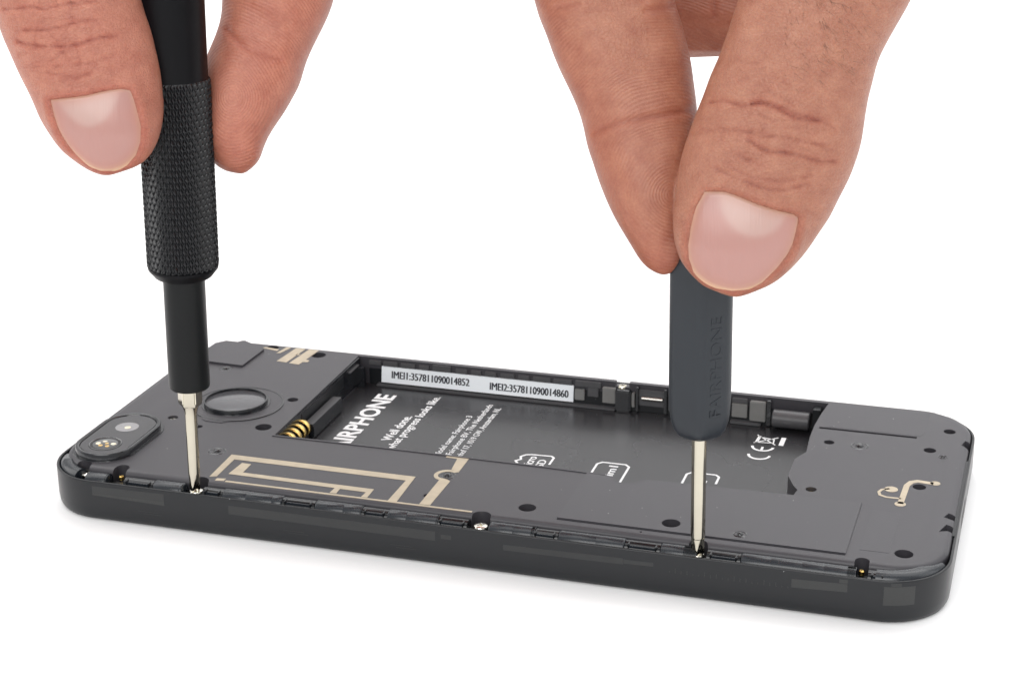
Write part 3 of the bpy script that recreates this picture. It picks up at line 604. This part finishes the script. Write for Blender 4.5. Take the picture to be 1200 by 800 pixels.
RH = dict(
    LOC=[115.97, 11.068, 81.039],
    thumb_l_z=12.0,
    thumb_l=[(9.01,29.21),(4.81,13.78),(3.82,10.69),(2.46,6.68),(0.61,2.05),(-0.62,-1.03),(-2.16,-4.74),(-3.71,-9.55),(-4.94,-13.75),(-5.62,-19.18),(-5.81,-23.38),(-4.94,-26.71),(-3.09,-29.18),(-0.99,-31.03),(2.34,-32.12)],
    thumb_r_z=12.0,
    thumb_r=[(37.03,29.21),(30.73,13.78),(29.13,10.69),(28.02,9.46),(25.92,6.06),(24.07,2.67),(22.71,-1.65),(22.21,-4.98),(21.54,-9.18),(20.24,-13.75),(18.63,-17.51),(16.54,-21.28),(14.07,-24.98),(11.1,-28.31),(8.64,-30.41),(5.67,-31.65),(2.34,-32.12)],
    nail_z=20.0,
    nail=[(-1.79,-17.53),(0.64,-17.53),(2.67,-18.13),(5.52,-19.33),(8.37,-20.22),(10.81,-20.74),(11.55,-21.34),(11.35,-22.94),(10.91,-24.96),(10.13,-26.57),(8.62,-28.57),(6.73,-30.37),(4.81,-31.28),(2.39,-31.56),(-0.61,-30.77),(-2.75,-29.17),(-3.88,-26.97),(-4.11,-24.96),(-3.74,-22.54),(-2.97,-19.73)],
    lunula_z=20.0,
    lunula=[(0.03,-17.53),(0.47,-20.13),(1.73,-22.34),(3.58,-23.67),(5.61,-23.95),(7.63,-23.35),(9.02,-21.94),(9.59,-20.54),(8.37,-20.22),(5.52,-19.33),(2.67,-18.13)],
    c1_z=21.0,
    c1=[(-0.89,-4.73),(1.32,-5.01),(3.33,-5.66),(5.75,-5.42),(7.76,-6.14),(9.78,-7.15),(11.79,-7.75),(13.8,-7.95)],
    c1b_z=21.0,
    c1b=[(4.54,-5.42),(6.15,-5.18),(8.57,-6.06),(10.58,-6.95),(14.21,-7.83),(16.22,-8.96)],
    c2_z=21.0,
    c2=[(4.14,-10.57),(5.75,-11.58),(7.36,-12.18),(9.78,-12.38),(12.19,-12.99),(14.61,-13.47),(16.62,-13.31)],
    c3_z=21.0,
    c3=[(5.75,-10.17),(8.17,-10.09),(10.58,-10.57),(13.4,-11.05),(15.01,-11.18)],
    c4_z=21.0,
    c4=[(6.56,-8.16),(5.95,-9.36),(5.55,-10.37)],
    c5_z=21.0,
    c5=[(1.72,-11.78),(3.74,-13.19),(6.15,-14.2)],
    c6_z=21.0,
    c6=[(-0.29,-14.4),(2.13,-15.6),(4.54,-16.61),(6.56,-17.22),(8.57,-17.5),(10.58,-17.22),(12.6,-16.61)],
    c7_z=21.0,
    c7=[(1.72,-14.2),(4.54,-15.6),(8.57,-16.21),(11.39,-15.81),(13.0,-15.4)],
    c8_z=21.0,
    c8=[(1.32,-8.96),(3.33,-9.16),(4.54,-9.56)],
    index_l_z=2.0,
    index_l=[(-31.32,31.73),(-26.96,16.37),(-25.68,12.53),(-23.81,6.77),(-21.2,0.88),(-18.77,-4.63),(-17.23,-11.29),(-15.62,-15.51),(-13.78,-19.74),(-11.14,-24.47),(-9.04,-27.29),(-7.5,-28.31),(-5.84,-28.7)],
    index_r_z=2.0,
    index_r=[(-9.55,31.73),(-5.71,16.37),(-4.82,12.53),(-3.22,7.28),(-1.87,1.97),(-1.36,-3.35),(-1.23,-6.68),(-1.74,-11.8),(-2.25,-16.92),(-2.77,-21.4),(-3.15,-24.6),(-3.79,-26.91),(-4.69,-28.06),(-5.84,-28.7)],
    ic1_z=9.0,
    ic1=[(-16.73,-7.71),(-13.64,-6.78),(-10.55,-6.16),(-7.46,-5.65),(-4.38,-4.98),(-2.06,-4.62)],
    ic2_z=9.0,
    ic2=[(-22.4,10.11),(-18.28,10.62),(-14.16,10.73),(-10.04,11.24)],
    ic3_z=9.0,
    ic3=[(-16.22,8.41),(-12.1,8.93),(-9.01,9.7),(-5.92,10.47),(-5.4,10.99)],
    mid_bottom_z=-19.0,
    mid_bottom=[(-3.54,10.88),(-2.17,8.95),(-0.93,8.26),(1.55,7.57),(4.03,7.16),(6.09,7.3),(8.16,8.12)],
    ic4_z=-13.0,
    ic4=[(2.83,15.96),(2.96,12.58)],
)
def cap_chain(bm, pts, n=20):
    """overlapping tapered tube with round ends through (x, y, z, r)"""
    for (a, b) in zip(pts[:-1], pts[1:]):
        A, B = Vector(a[:3]), Vector(b[:3]); d = B - A; ln = d.length; q = d.to_track_quat('Z', 'Y').to_matrix()
        rings = []
        for t in np.linspace(-.5 * PI + .12, 0, 6): rings.append((A, a[3] * math.cos(t), a[3] * math.sin(t)))
        for t in np.linspace(0, .5 * PI - .12, 6): rings.append((B, b[3] * math.cos(t), b[3] * math.sin(t)))
        R = [[bm.verts.new(c + q @ Vector((r * math.cos(u), r * math.sin(u), z))) for u in np.linspace(0, 2 * PI, n, endpoint=False)] for c, r, z in rings]
        for j in range(len(R) - 1):
            for i in range(n): bm.faces.new((R[j][i], R[j][(i + 1) % n], R[j + 1][(i + 1) % n], R[j + 1][i]))
        bm.faces.new(R[0][::-1]); bm.faces.new(R[-1])
def catmull(xs, ys, q):
    xs = np.array(xs, float); ys = np.array(ys, float)
    m = np.gradient(ys, xs); k = np.clip(np.searchsorted(xs, q) - 1, 0, len(xs) - 2)
    h = xs[k + 1] - xs[k]; t = np.clip((q - xs[k]) / h, 0, 1)
    return (2 * t ** 3 - 3 * t ** 2 + 1) * ys[k] + (t ** 3 - 2 * t ** 2 + t) * h * m[k] + (-2 * t ** 3 + 3 * t ** 2) * ys[k + 1] + (t ** 3 - t ** 2) * h * m[k + 1]
def finger(bm, Lp, Rp, z, prof, n=64, m=70):
    """loft of a finger end from its two outlines (mm); prof rows: distance from tip, top, bottom"""
    tip = np.array(Lp[-1]); base = (np.array(Lp[0]) + np.array(Rp[0])) / 2
    ax = (base - tip); ln = np.linalg.norm(ax); ax /= ln; lat = np.array((ax[1], -ax[0]))
    def uv(P):
        P = np.array(P) - tip; u = P @ ax; v = P @ lat; o = np.argsort(u); u = np.maximum(u[o], 0); v = v[o]
        keep = [0]
        for i in range(1, len(u)):
            if u[i] > u[keep[-1]] + .25: keep.append(i)
        return np.sqrt(u[keep]), v[keep]
    ul, vl = uv(Lp); ur, vr = uv(Rp)
    S = np.linspace(0.06, math.sqrt(min(ul[-1], ur[-1]) ** 2 * .999), m)
    pr = np.array(prof, float); ps = np.sqrt(pr[:, 0])
    zt_, zb_ = catmull(ps, pr[:, 1], S), catmull(ps, pr[:, 2], S)
    a, b = catmull(ul, vl, S), catmull(ur, vr, S)
    for _ in range(10):
        a[1:-1] = .5 * a[1:-1] + .25 * (a[:-2] + a[2:]); b[1:-1] = .5 * b[1:-1] + .25 * (b[:-2] + b[2:])
    R = []
    for s, va, vb, t_, b_ in zip(S, a, b, zt_, zb_):
        k_ = max(0, (s / S[-1] - .86) / .14) ** 2 * .20; va, vb = va + (vb - va) * k_ / 2, vb - (vb - va) * k_ / 2; t_, b_ = t_ - (t_ - b_) * k_ / 2, b_ + (t_ - b_) * k_ / 2
        c = tip + ax * s * s + lat * (va + vb) / 2; w_ = max(.05, abs(vb - va) / 2); h_ = max(.05, (t_ - b_) / 2); zc = z + (t_ + b_) / 2
        ring = []
        for q in np.linspace(0, 2 * PI, n, endpoint=False):
            cx, sx = math.cos(q), math.sin(q); e = 2 / 2.25
            x = math.copysign(abs(cx) ** e, cx) * w_; zz_ = math.copysign(abs(sx) ** e, sx) * h_
            ring.append(bm.verts.new((c[0] + lat[0] * x, c[1] + lat[1] * x, zc + zz_)))
        R.append(ring)
    for j in range(len(R) - 1):
        for i in range(n): bm.faces.new((R[j][i], R[j][(i + 1) % n], R[j + 1][(i + 1) % n], R[j + 1][i]))
    bm.faces.new(R[0][::-1]); bm.faces.new(R[-1])
THUMB = [(0, 2.2, 1.6), (1.2, 4.2, -1.2), (4, 6.3, -4.2), (9, 7.5, -7.0), (15, 8.1, -8.2), (20, 8.9, -8.6), (27, 9.6, -8.8), (34, 9.0, -8.8), (60, 9.6, -9.5)]
INDEX = [(0, -.6, -1.4), (1.2, 2.4, -3.4), (4, 5.0, -4.8), (9, 7.0, -5.8), (16, 7.2, -6.6), (22, 6.6, -7.0), (30, 7.6, -7.4), (50, 8.2, -8.2)]
def seg_dist(P, pl):
    """distance of each 2D point to a polyline"""
    d = np.full(len(P), 1e9)
    for a, b in zip(pl[:-1], pl[1:]):
        a = np.array(a); b = np.array(b); ab = b - a; t = np.clip(((P - a) @ ab) / (ab @ ab + 1e-9), 0, 1)
        d = np.minimum(d, np.linalg.norm(P - a - t[:, None] * ab, axis=1))
    return d
def inside(P, poly):
    c = np.zeros(len(P), bool); n = len(poly)
    for i in range(n):
        (x1, y1), (x2, y2) = poly[i], poly[(i + 1) % n]
        k = ((y1 > P[:, 1]) != (y2 > P[:, 1])) & (P[:, 0] < (x2 - x1) * (P[:, 1] - y1) / (y2 - y1 + 1e-12) + x1); c ^= k
    return c
def resample(pl, step=.6):
    """smooth a hand-drawn line into short steps"""
    P = [np.array(p) for p in pl]; P = [2 * P[0] - P[1]] + P + [2 * P[-1] - P[-2]]; out = []
    for i in range(1, len(P) - 2):
        for t in np.linspace(0, 1, 5, endpoint=False):
            out.append(.5 * ((2 * P[i]) + (-P[i - 1] + P[i + 1]) * t + (2 * P[i - 1] - 5 * P[i] + 4 * P[i + 1] - P[i + 2]) * t * t + (-P[i - 1] + 3 * P[i] - 3 * P[i + 1] + P[i + 2]) * t ** 3))
    return out + [P[-2]]
VOX = .31
def hand(name, label, D, chains, creases, pad_creases, base, thumb_base, loc):
    bm = bmesh.new()
    finger(bm, D['thumb_l'], D['thumb_r'], D['thumb_l_z'], THUMB)
    finger(bm, D['index_l'], D['index_r'], D['index_l_z'], INDEX)
    for c in chains: cap_chain(bm, c)
    bmesh.ops.recalc_face_normals(bm, faces=bm.faces)
    me = bpy.data.meshes.new(name); bm.to_mesh(me); bm.free()
    o = bpy.data.objects.new(name, me); COL.objects.link(o)
    r = o.modifiers.new('r', 'REMESH'); r.mode = 'VOXEL'; r.voxel_size = VOX
    s = o.modifiers.new('s', 'SMOOTH'); s.iterations = 11; s.factor = .5
    me2 = eval_mesh(o); o.modifiers.clear(); o.data = me2; me = me2; me.name = name
    nv = len(me.vertices)
    co = np.zeros(nv * 3); me.vertices.foreach_get('co', co); co = co.reshape(-1, 3)
    no = np.zeros(nv * 3); me.vertices.foreach_get('normal', no); no = no.reshape(-1, 3)
    bvh = BVHTree.FromObject(o, bpy.context.evaluated_depsgraph_get())
    P = co[:, :2]; disp = np.zeros(nv); red = np.zeros(nv); dark = np.zeros(nv)
    zth = D['thumb_l_z']; front = np.clip(no[:, 2] * 2.5, 0, 1)
    th = front * (co[:, 2] > zth - 1); ix = front * (co[:, 2] < zth - 2.5)
    nail = np.array(D['nail'])
    near = (np.abs(P[:, 0] - nail[:, 0].mean()) < 22) & (np.abs(P[:, 1] - nail[:, 1].mean()) < 40)
    for key, dep, wid in creases:
        pl = resample(D[key]); d = np.full(nv, 9.); d[near] = seg_dist(P[near], pl)
        ln = P @ np.array((.7, .7)); jit = .75 + .25 * np.sin(ln * 3.1 + len(key))
        disp -= th * jit * dep * .5 * np.exp(-(d / wid / .8) ** 2); disp += th * dep * .12 * np.exp(-((d - wid * 2.1) / (wid * 1.3)) ** 2)
        red += th * jit * dep * 1.5 * np.exp(-(d / (wid * 1.3)) ** 2) ; dark += th * jit * dep * 1.5 * np.exp(-(d / (wid * .62)) ** 2)
    kc = np.array(D['c1']).mean(0) + np.array((0, -1.5)); axd = np.array(D['thumb_l'][0]) + np.array(D['thumb_r'][0]) - 2 * np.array(D['thumb_l'][-1]); axd /= np.linalg.norm(axd); ltd = np.array((axd[1], -axd[0]))
    for k in range(46):      # fine knuckle wrinkles
        c = kc + axd * random.gauss(0, 4.2) + ltd * random.gauss(0, 4.6); ln_ = random.uniform(1.2, 4.2); an = random.gauss(0, .22) if k % 4 else random.gauss(1.2, .5)
        dr = ltd * math.cos(an) + axd * math.sin(an); bend = random.uniform(-.12, .12)
        pl = [c + dr * s_ * ln_ + axd * (bend * ln_ * (1 - (2 * s_) ** 2)) for s_ in (-.5, -.25, 0, .25, .5)]
        if seg_dist(np.array([c]), D['nail'] + [D['nail'][0]])[0] < 2.2 or inside(np.array([c]), D['nail'])[0]: continue
        loc_ = near & (np.abs(P - c).max(1) < 5); d = seg_dist(P[loc_], pl); dp = random.uniform(.05, .13)
        disp[loc_] -= th[loc_] * dp * .7 * np.exp(-(d / .24) ** 2); red[loc_] += th[loc_] * dp * 1.2 * np.exp(-(d / .3) ** 2); dark[loc_] += th[loc_] * dp * .8 * np.exp(-(d / .22) ** 2)
    for key, dep, wid in pad_creases:
        pl = resample(D[key]); d = seg_dist(P, pl)
        disp -= ix * dep * .5 * np.exp(-(d / wid) ** 2); disp += ix * dep * .15 * np.exp(-((d - wid * 2.2) / (wid * 1.6)) ** 2)
        red += ix * dep * .9 * np.exp(-(d / (wid * 1.1)) ** 2); dark += ix * dep * .45 * np.exp(-(d / (wid * .6)) ** 2)
    # nail bed and folds
    ncl = nail.tolist() + [nail[0].tolist()]
    dn = np.full(nv, 9.); dn[near] = seg_dist(P[near], ncl); ins = np.zeros(nv, bool); ins[near] = inside(P[near], nail.tolist()); sd_ = np.where(ins, -dn, dn)
    tipy = nail[:, 1].min(); rooty = nail[:, 1].max(); fr = np.clip((P[:, 1] - tipy) / 4.5, 0, 1)   # folds fade towards the free edge
    disp += th * (-.42 * np.clip(-sd_ / .35 + .5, 0, 1) * (.35 + .65 * fr) + .30 * fr * np.exp(-((sd_ - .75) / .75) ** 2))
    red += th * .45 * np.exp(-((sd_ - .1) / .55) ** 2); dark += th * .10 * np.exp(-(sd_ / .3) ** 2)
    # low, uneven swelling of flesh
    disp += .10 * np.sin(co[:, 0] * .55 + 1.3 * np.sin(co[:, 1] * .31)) * np.sin(co[:, 1] * .47 + co[:, 2] * .3)
    co2 = co + no * disp[:, None]
    me.vertices.foreach_set('co', co2.ravel()); me.update()
    # albedo: base tone, redder tips, creases and pads
    c0 = np.where((co[:, 2] > zth - 3)[:, None], np.array(thumb_base), np.array(base))
    sm_ = 1 / (1 + np.exp(-(co[:, 2] - (zth - 4)) / 1.2)); c0 = np.array(thumb_base) * sm_[:, None] + np.array(base) * (1 - sm_[:, None])
    tt = np.exp(-np.linalg.norm(P - np.array(D['thumb_l'][-1]), axis=1) / 6) * th + .8 * np.exp(-np.linalg.norm(P - np.array(D['index_l'][-1]), axis=1) / 6) * (co[:, 2] < zth - 2.5)
    red = np.clip(red + .30 * tt, 0, 1)[:, None]; dark = np.clip(dark, 0, .7)[:, None]
    col = c0 * (1 - red * np.array((.10, .38, .42))) * (1 - dark * np.array((.35, .5, .5)))
    ca = me.color_attributes.new('skin_colour', 'FLOAT_COLOR', 'POINT'); ca.data.foreach_set('color', np.concatenate([col, np.ones((nv, 1))], 1).ravel())
    # fingerprint ridges: arcs round the pad core on the index finger
    core = np.array(D['index_l'][-1]) + np.array((0, 11.5)); q = P - core
    rid = np.hypot(q[:, 0] * 1.1, q[:, 1] * .92) + .25 * np.sin(P[:, 0] * .6) + .2 * np.sin(P[:, 1] * .8)
    wgt = ix * (P[:, 1] < 60)
    ra = me.attributes.new('ridge', 'FLOAT_VECTOR', 'POINT'); ra.data.foreach_set('vector', np.stack([rid, wgt, 0 * rid], 1).ravel())
    me.polygons.foreach_set('use_smooth', [True] * len(me.polygons)); me.materials.append(M['skin'])
    o['label'] = label; o['category'] = 'hand'
    # nail plate
    cen = nail.mean(0); K = 14; dense = np.array(resample(ncl)[:-1]); nn = len(dense); V = []
    lun = np.array(resample(D['lunula'])); 
    fit = []
    for k in range(K + 1):
        f = k / K
        for p in (dense if k else [cen]):
            q = cen + (p - cen) * f; hit = bvh.ray_cast(Vector((q[0], q[1], 80)), Vector((0, 0, -1)))
            zz_ = hit[0].z if hit[0] else fit[-1] - .4
            fit.append(zz_); V.append((q[0], q[1], zz_))
    V = np.array(V); r_edge = np.concatenate([[0]] + [[k / K] * nn for k in range(1, K + 1)])
    # smooth, slightly arched plate: quadratic fit blended with the finger surface
    X = V[:, :2] - cen; A = np.stack([np.ones(len(X)), X[:, 0], X[:, 1], X[:, 0] ** 2, X[:, 0] * X[:, 1], X[:, 1] ** 2, X[:, 1] ** 3, X[:, 0] ** 2 * X[:, 1]], 1)
    cf = np.linalg.lstsq(A, V[:, 2], rcond=None)[0]; zq = A @ cf
    fr_ = np.clip((V[:, 1] - tipy) / 4, 0, 1)
    V[:, 2] = .6 * zq + .4 * V[:, 2] + .05 - .10 * fr_ - np.clip(r_edge - .93, 0, 1) * 4.5 + .10 * (1 - fr_)
    F = [(0, 1 + i, 1 + (i + 1) % nn) for i in range(nn)]
    for k in range(1, K): F += [(1 + (k - 1) * nn + i, 1 + k * nn + i, 1 + k * nn + (i + 1) % nn, 1 + (k - 1) * nn + (i + 1) % nn) for i in range(nn)]
    nme = bpy.data.meshes.new('thumbnail'); nme.from_pydata(V.tolist(), [], [f[::-1] for f in F])
    no_ = link('thumbnail', nme, 'nail', o, 180)
    if nme.polygons[0].normal.z < 0: nme.flip_normals()
    li = inside(V[:, :2], lun.tolist()); dl = seg_dist(V[:, :2], lun.tolist() + [lun[0].tolist()]); sl = 1 / (1 + np.exp(-np.where(li, dl, -dl) / .22))
    de = seg_dist(V[:, :2], dense.tolist() + [dense[0].tolist()])
    pinkc, luc, edge, shade = np.array((.40, .215, .188)), np.array((.455, .30, .265)), np.array((.60, .38, .23)), np.array((.36, .21, .195))
    col = pinkc[None] * (1 - sl[:, None]) + luc[None] * sl[:, None]
    sw = np.exp(-(de / 1.1) ** 2)[:, None] * .45; col = col * (1 - sw) + np.array(thumb_base) * 1.02 * sw
    tipf = np.clip(1 - fr_ * .9, 0, 1); ew = np.exp(-(de / .38) ** 2) * (.35 + .65 * tipf)
    rootw = np.clip((V[:, 1] - (rooty - 4)) / 4, 0, 1) * (1 - sl) * .6
    col = col * (1 - rootw[:, None]) + shade[None] * rootw[:, None]
    col = col * (1 - ew[:, None]) + edge[None] * ew[:, None]
    ca = nme.color_attributes.new('skin_colour', 'FLOAT_COLOR', 'POINT'); ca.data.foreach_set('color', np.concatenate([col, np.ones((len(V), 1))], 1).ravel())
    o.matrix_world = Matrix.Translation(loc) @ ROT.to_4x4()
    return o, bvh
lh_chains = [
    [(-17.4, 13.5, 8, 8.9), (-22.5, 31, 6, 11.4), (-23, 46, 1, 12.4), (-10, 72, -12, 15), (8, 108, -38, 17)],
    [(15.2, 14, -6, 7.9), (20.0, 28, -7, 9.0), (25, 42, -12, 9.8), (28, 66, -24, 11.5), (12, 110, -40, 16)],
    [(28, 66, -40, 12), (43, 42, -36, 9.2), (33, 30, -27, 8.6), (18, 32, -22, 8)],
    [(26, 64, -56, 11.5), (42, 42, -54, 9), (34, 32, -44, 8.2), (20, 36, -38, 7.6)],
    [(22, 60, -70, 10.5), (36, 42, -70, 8), (28, 36, -62, 7.2), (18, 42, -56, 6.8)],
    [(28, 66, -40, 12), (12, 110, -48, 16)], [(26, 64, -56, 11.5), (10, 110, -58, 16)], [(22, 60, -70, 10.5), (8, 110, -64, 15)],
    [(12, 70, -30, 15), (10, 108, -45, 17)], [(10, 108, -40, 17), (8, 150, -75, 19)], [(10, 108, -62, 17), (8, 150, -95, 18)],
]
rh_chains = [
    [(16.6, 11, 12, 9.4), (22, 27, 10, 12.2), (22, 44, 3, 13.0), (8, 72, -14, 15), (-8, 108, -42, 17)],
    [(-14.6, 14, 1, 8.6), (-19, 30, -3, 10.0), (-24, 46, -14, 10.6), (-26, 66, -30, 11.5), (-12, 110, -44, 16)],
    [(-26, 66, -46, 12), (-26, 43, -40, 9.4), (-15, 23, -29, 9.2), (-3, 16.3, -22, 8.9), (9, 15.6, -19, 8.2), (16, 17, -16, 7.6)],
    [(-24, 64, -62, 11.5), (-32, 40, -58, 9), (-18, 28, -50, 8.6), (2, 28, -42, 7.8)],
    [(-20, 60, -76, 10.5), (-28, 42, -74, 8), (-16, 34, -66, 7.4), (0, 36, -60, 7)],
    [(-26, 66, -46, 12), (-12, 110, -52, 16)], [(-24, 64, -62, 11.5), (-10, 110, -62, 16)], [(-20, 60, -76, 10.5), (-8, 110, -68, 15)],
    [(-12, 70, -34, 15), (-10, 108, -48, 17)], [(-10, 108, -44, 17), (-8, 150, -80, 19)], [(-10, 108, -66, 17), (-8, 150, -100, 18)],
]
lh, lb = hand('hand', 'hand at the camera end whose thumb and finger pinch the black knurled driver', LH, lh_chains,
     [('c1', .50, .34), ('c2', .34, .32), ('c3', .40, .34), ('c4', .16, .3), ('c5', .22, .3), ('c6', .18, .3), ('c7', .16, .28), ('c8', .14, .28), ('c9', .14, .28), ('c10', .18, .32)],
     [('ic1', .5, .5)], (.435, .170, .116), (.41, .168, .116), LH['LOC'])
rh, rb = hand('hand', 'hand over the middle of the phone whose thumb and finger pinch the slate grey driver', RH, rh_chains,
     [('c1', .45, .32), ('c1b', .38, .32), ('c2', .45, .34), ('c3', .26, .3), ('c4', .18, .28), ('c5', .2, .3), ('c6', .32, .34), ('c7', .22, .3), ('c8', .2, .28)],
     [('ic1', .5, .5), ('ic2', .45, .55), ('ic3', .45, .55), ('ic4', .4, .5)], (.345, .125, .076), (.365, .161, .105), RH['LOC'])
# fine hairs on the backs of the thumbs
def hairs(parent, bvh, spots, n, direction, length):
    bm = bmesh.new()
    for k in range(n):
        x0, x1, y0, y1 = spots[k % len(spots)]
        x, y = random.uniform(x0, x1), random.uniform(y0, y1)
        h = bvh.ray_cast(Vector((x, y, 80)), Vector((0, 0, -1)))
        if not h[0]: continue
        p = h[0]; nn = h[1]; d = (Vector(direction) + Vector((random.gauss(0, .25), random.gauss(0, .25), 0))).normalized(); ln = length * random.uniform(.5, 1.2); prev = None
        side = nn.cross(d).normalized() * .023; up = nn * .03
        for t in np.linspace(0, 1, 5):
            c = p + d * ln * t + nn * (.02 + .14 * math.sin(PI * t * .8)) - up * 0; wv = side * (1 - .8 * t); r3 = [bm.verts.new(c + wv), bm.verts.new(c - wv * .5 + nn * .03 * (1 - t * .8)), bm.verts.new(c - wv)]
            if prev:
                for i in range(3): bm.faces.new((prev[i], prev[(i + 1) % 3], r3[(i + 1) % 3], r3[i]))
            prev = r3
    o = from_bm('hair', bm, 'hair', parent); o['kind'] = 'stuff'; return o
hairs(rh, rb, [(9, 19, -3, 10), (14, 23, 0, 14)], 90, (.55, -.8, 0), 1.9)
hairs(lh, lb, [(-22, -8, 10, 17)], 26, (.5, -.7, 0), 1.5)
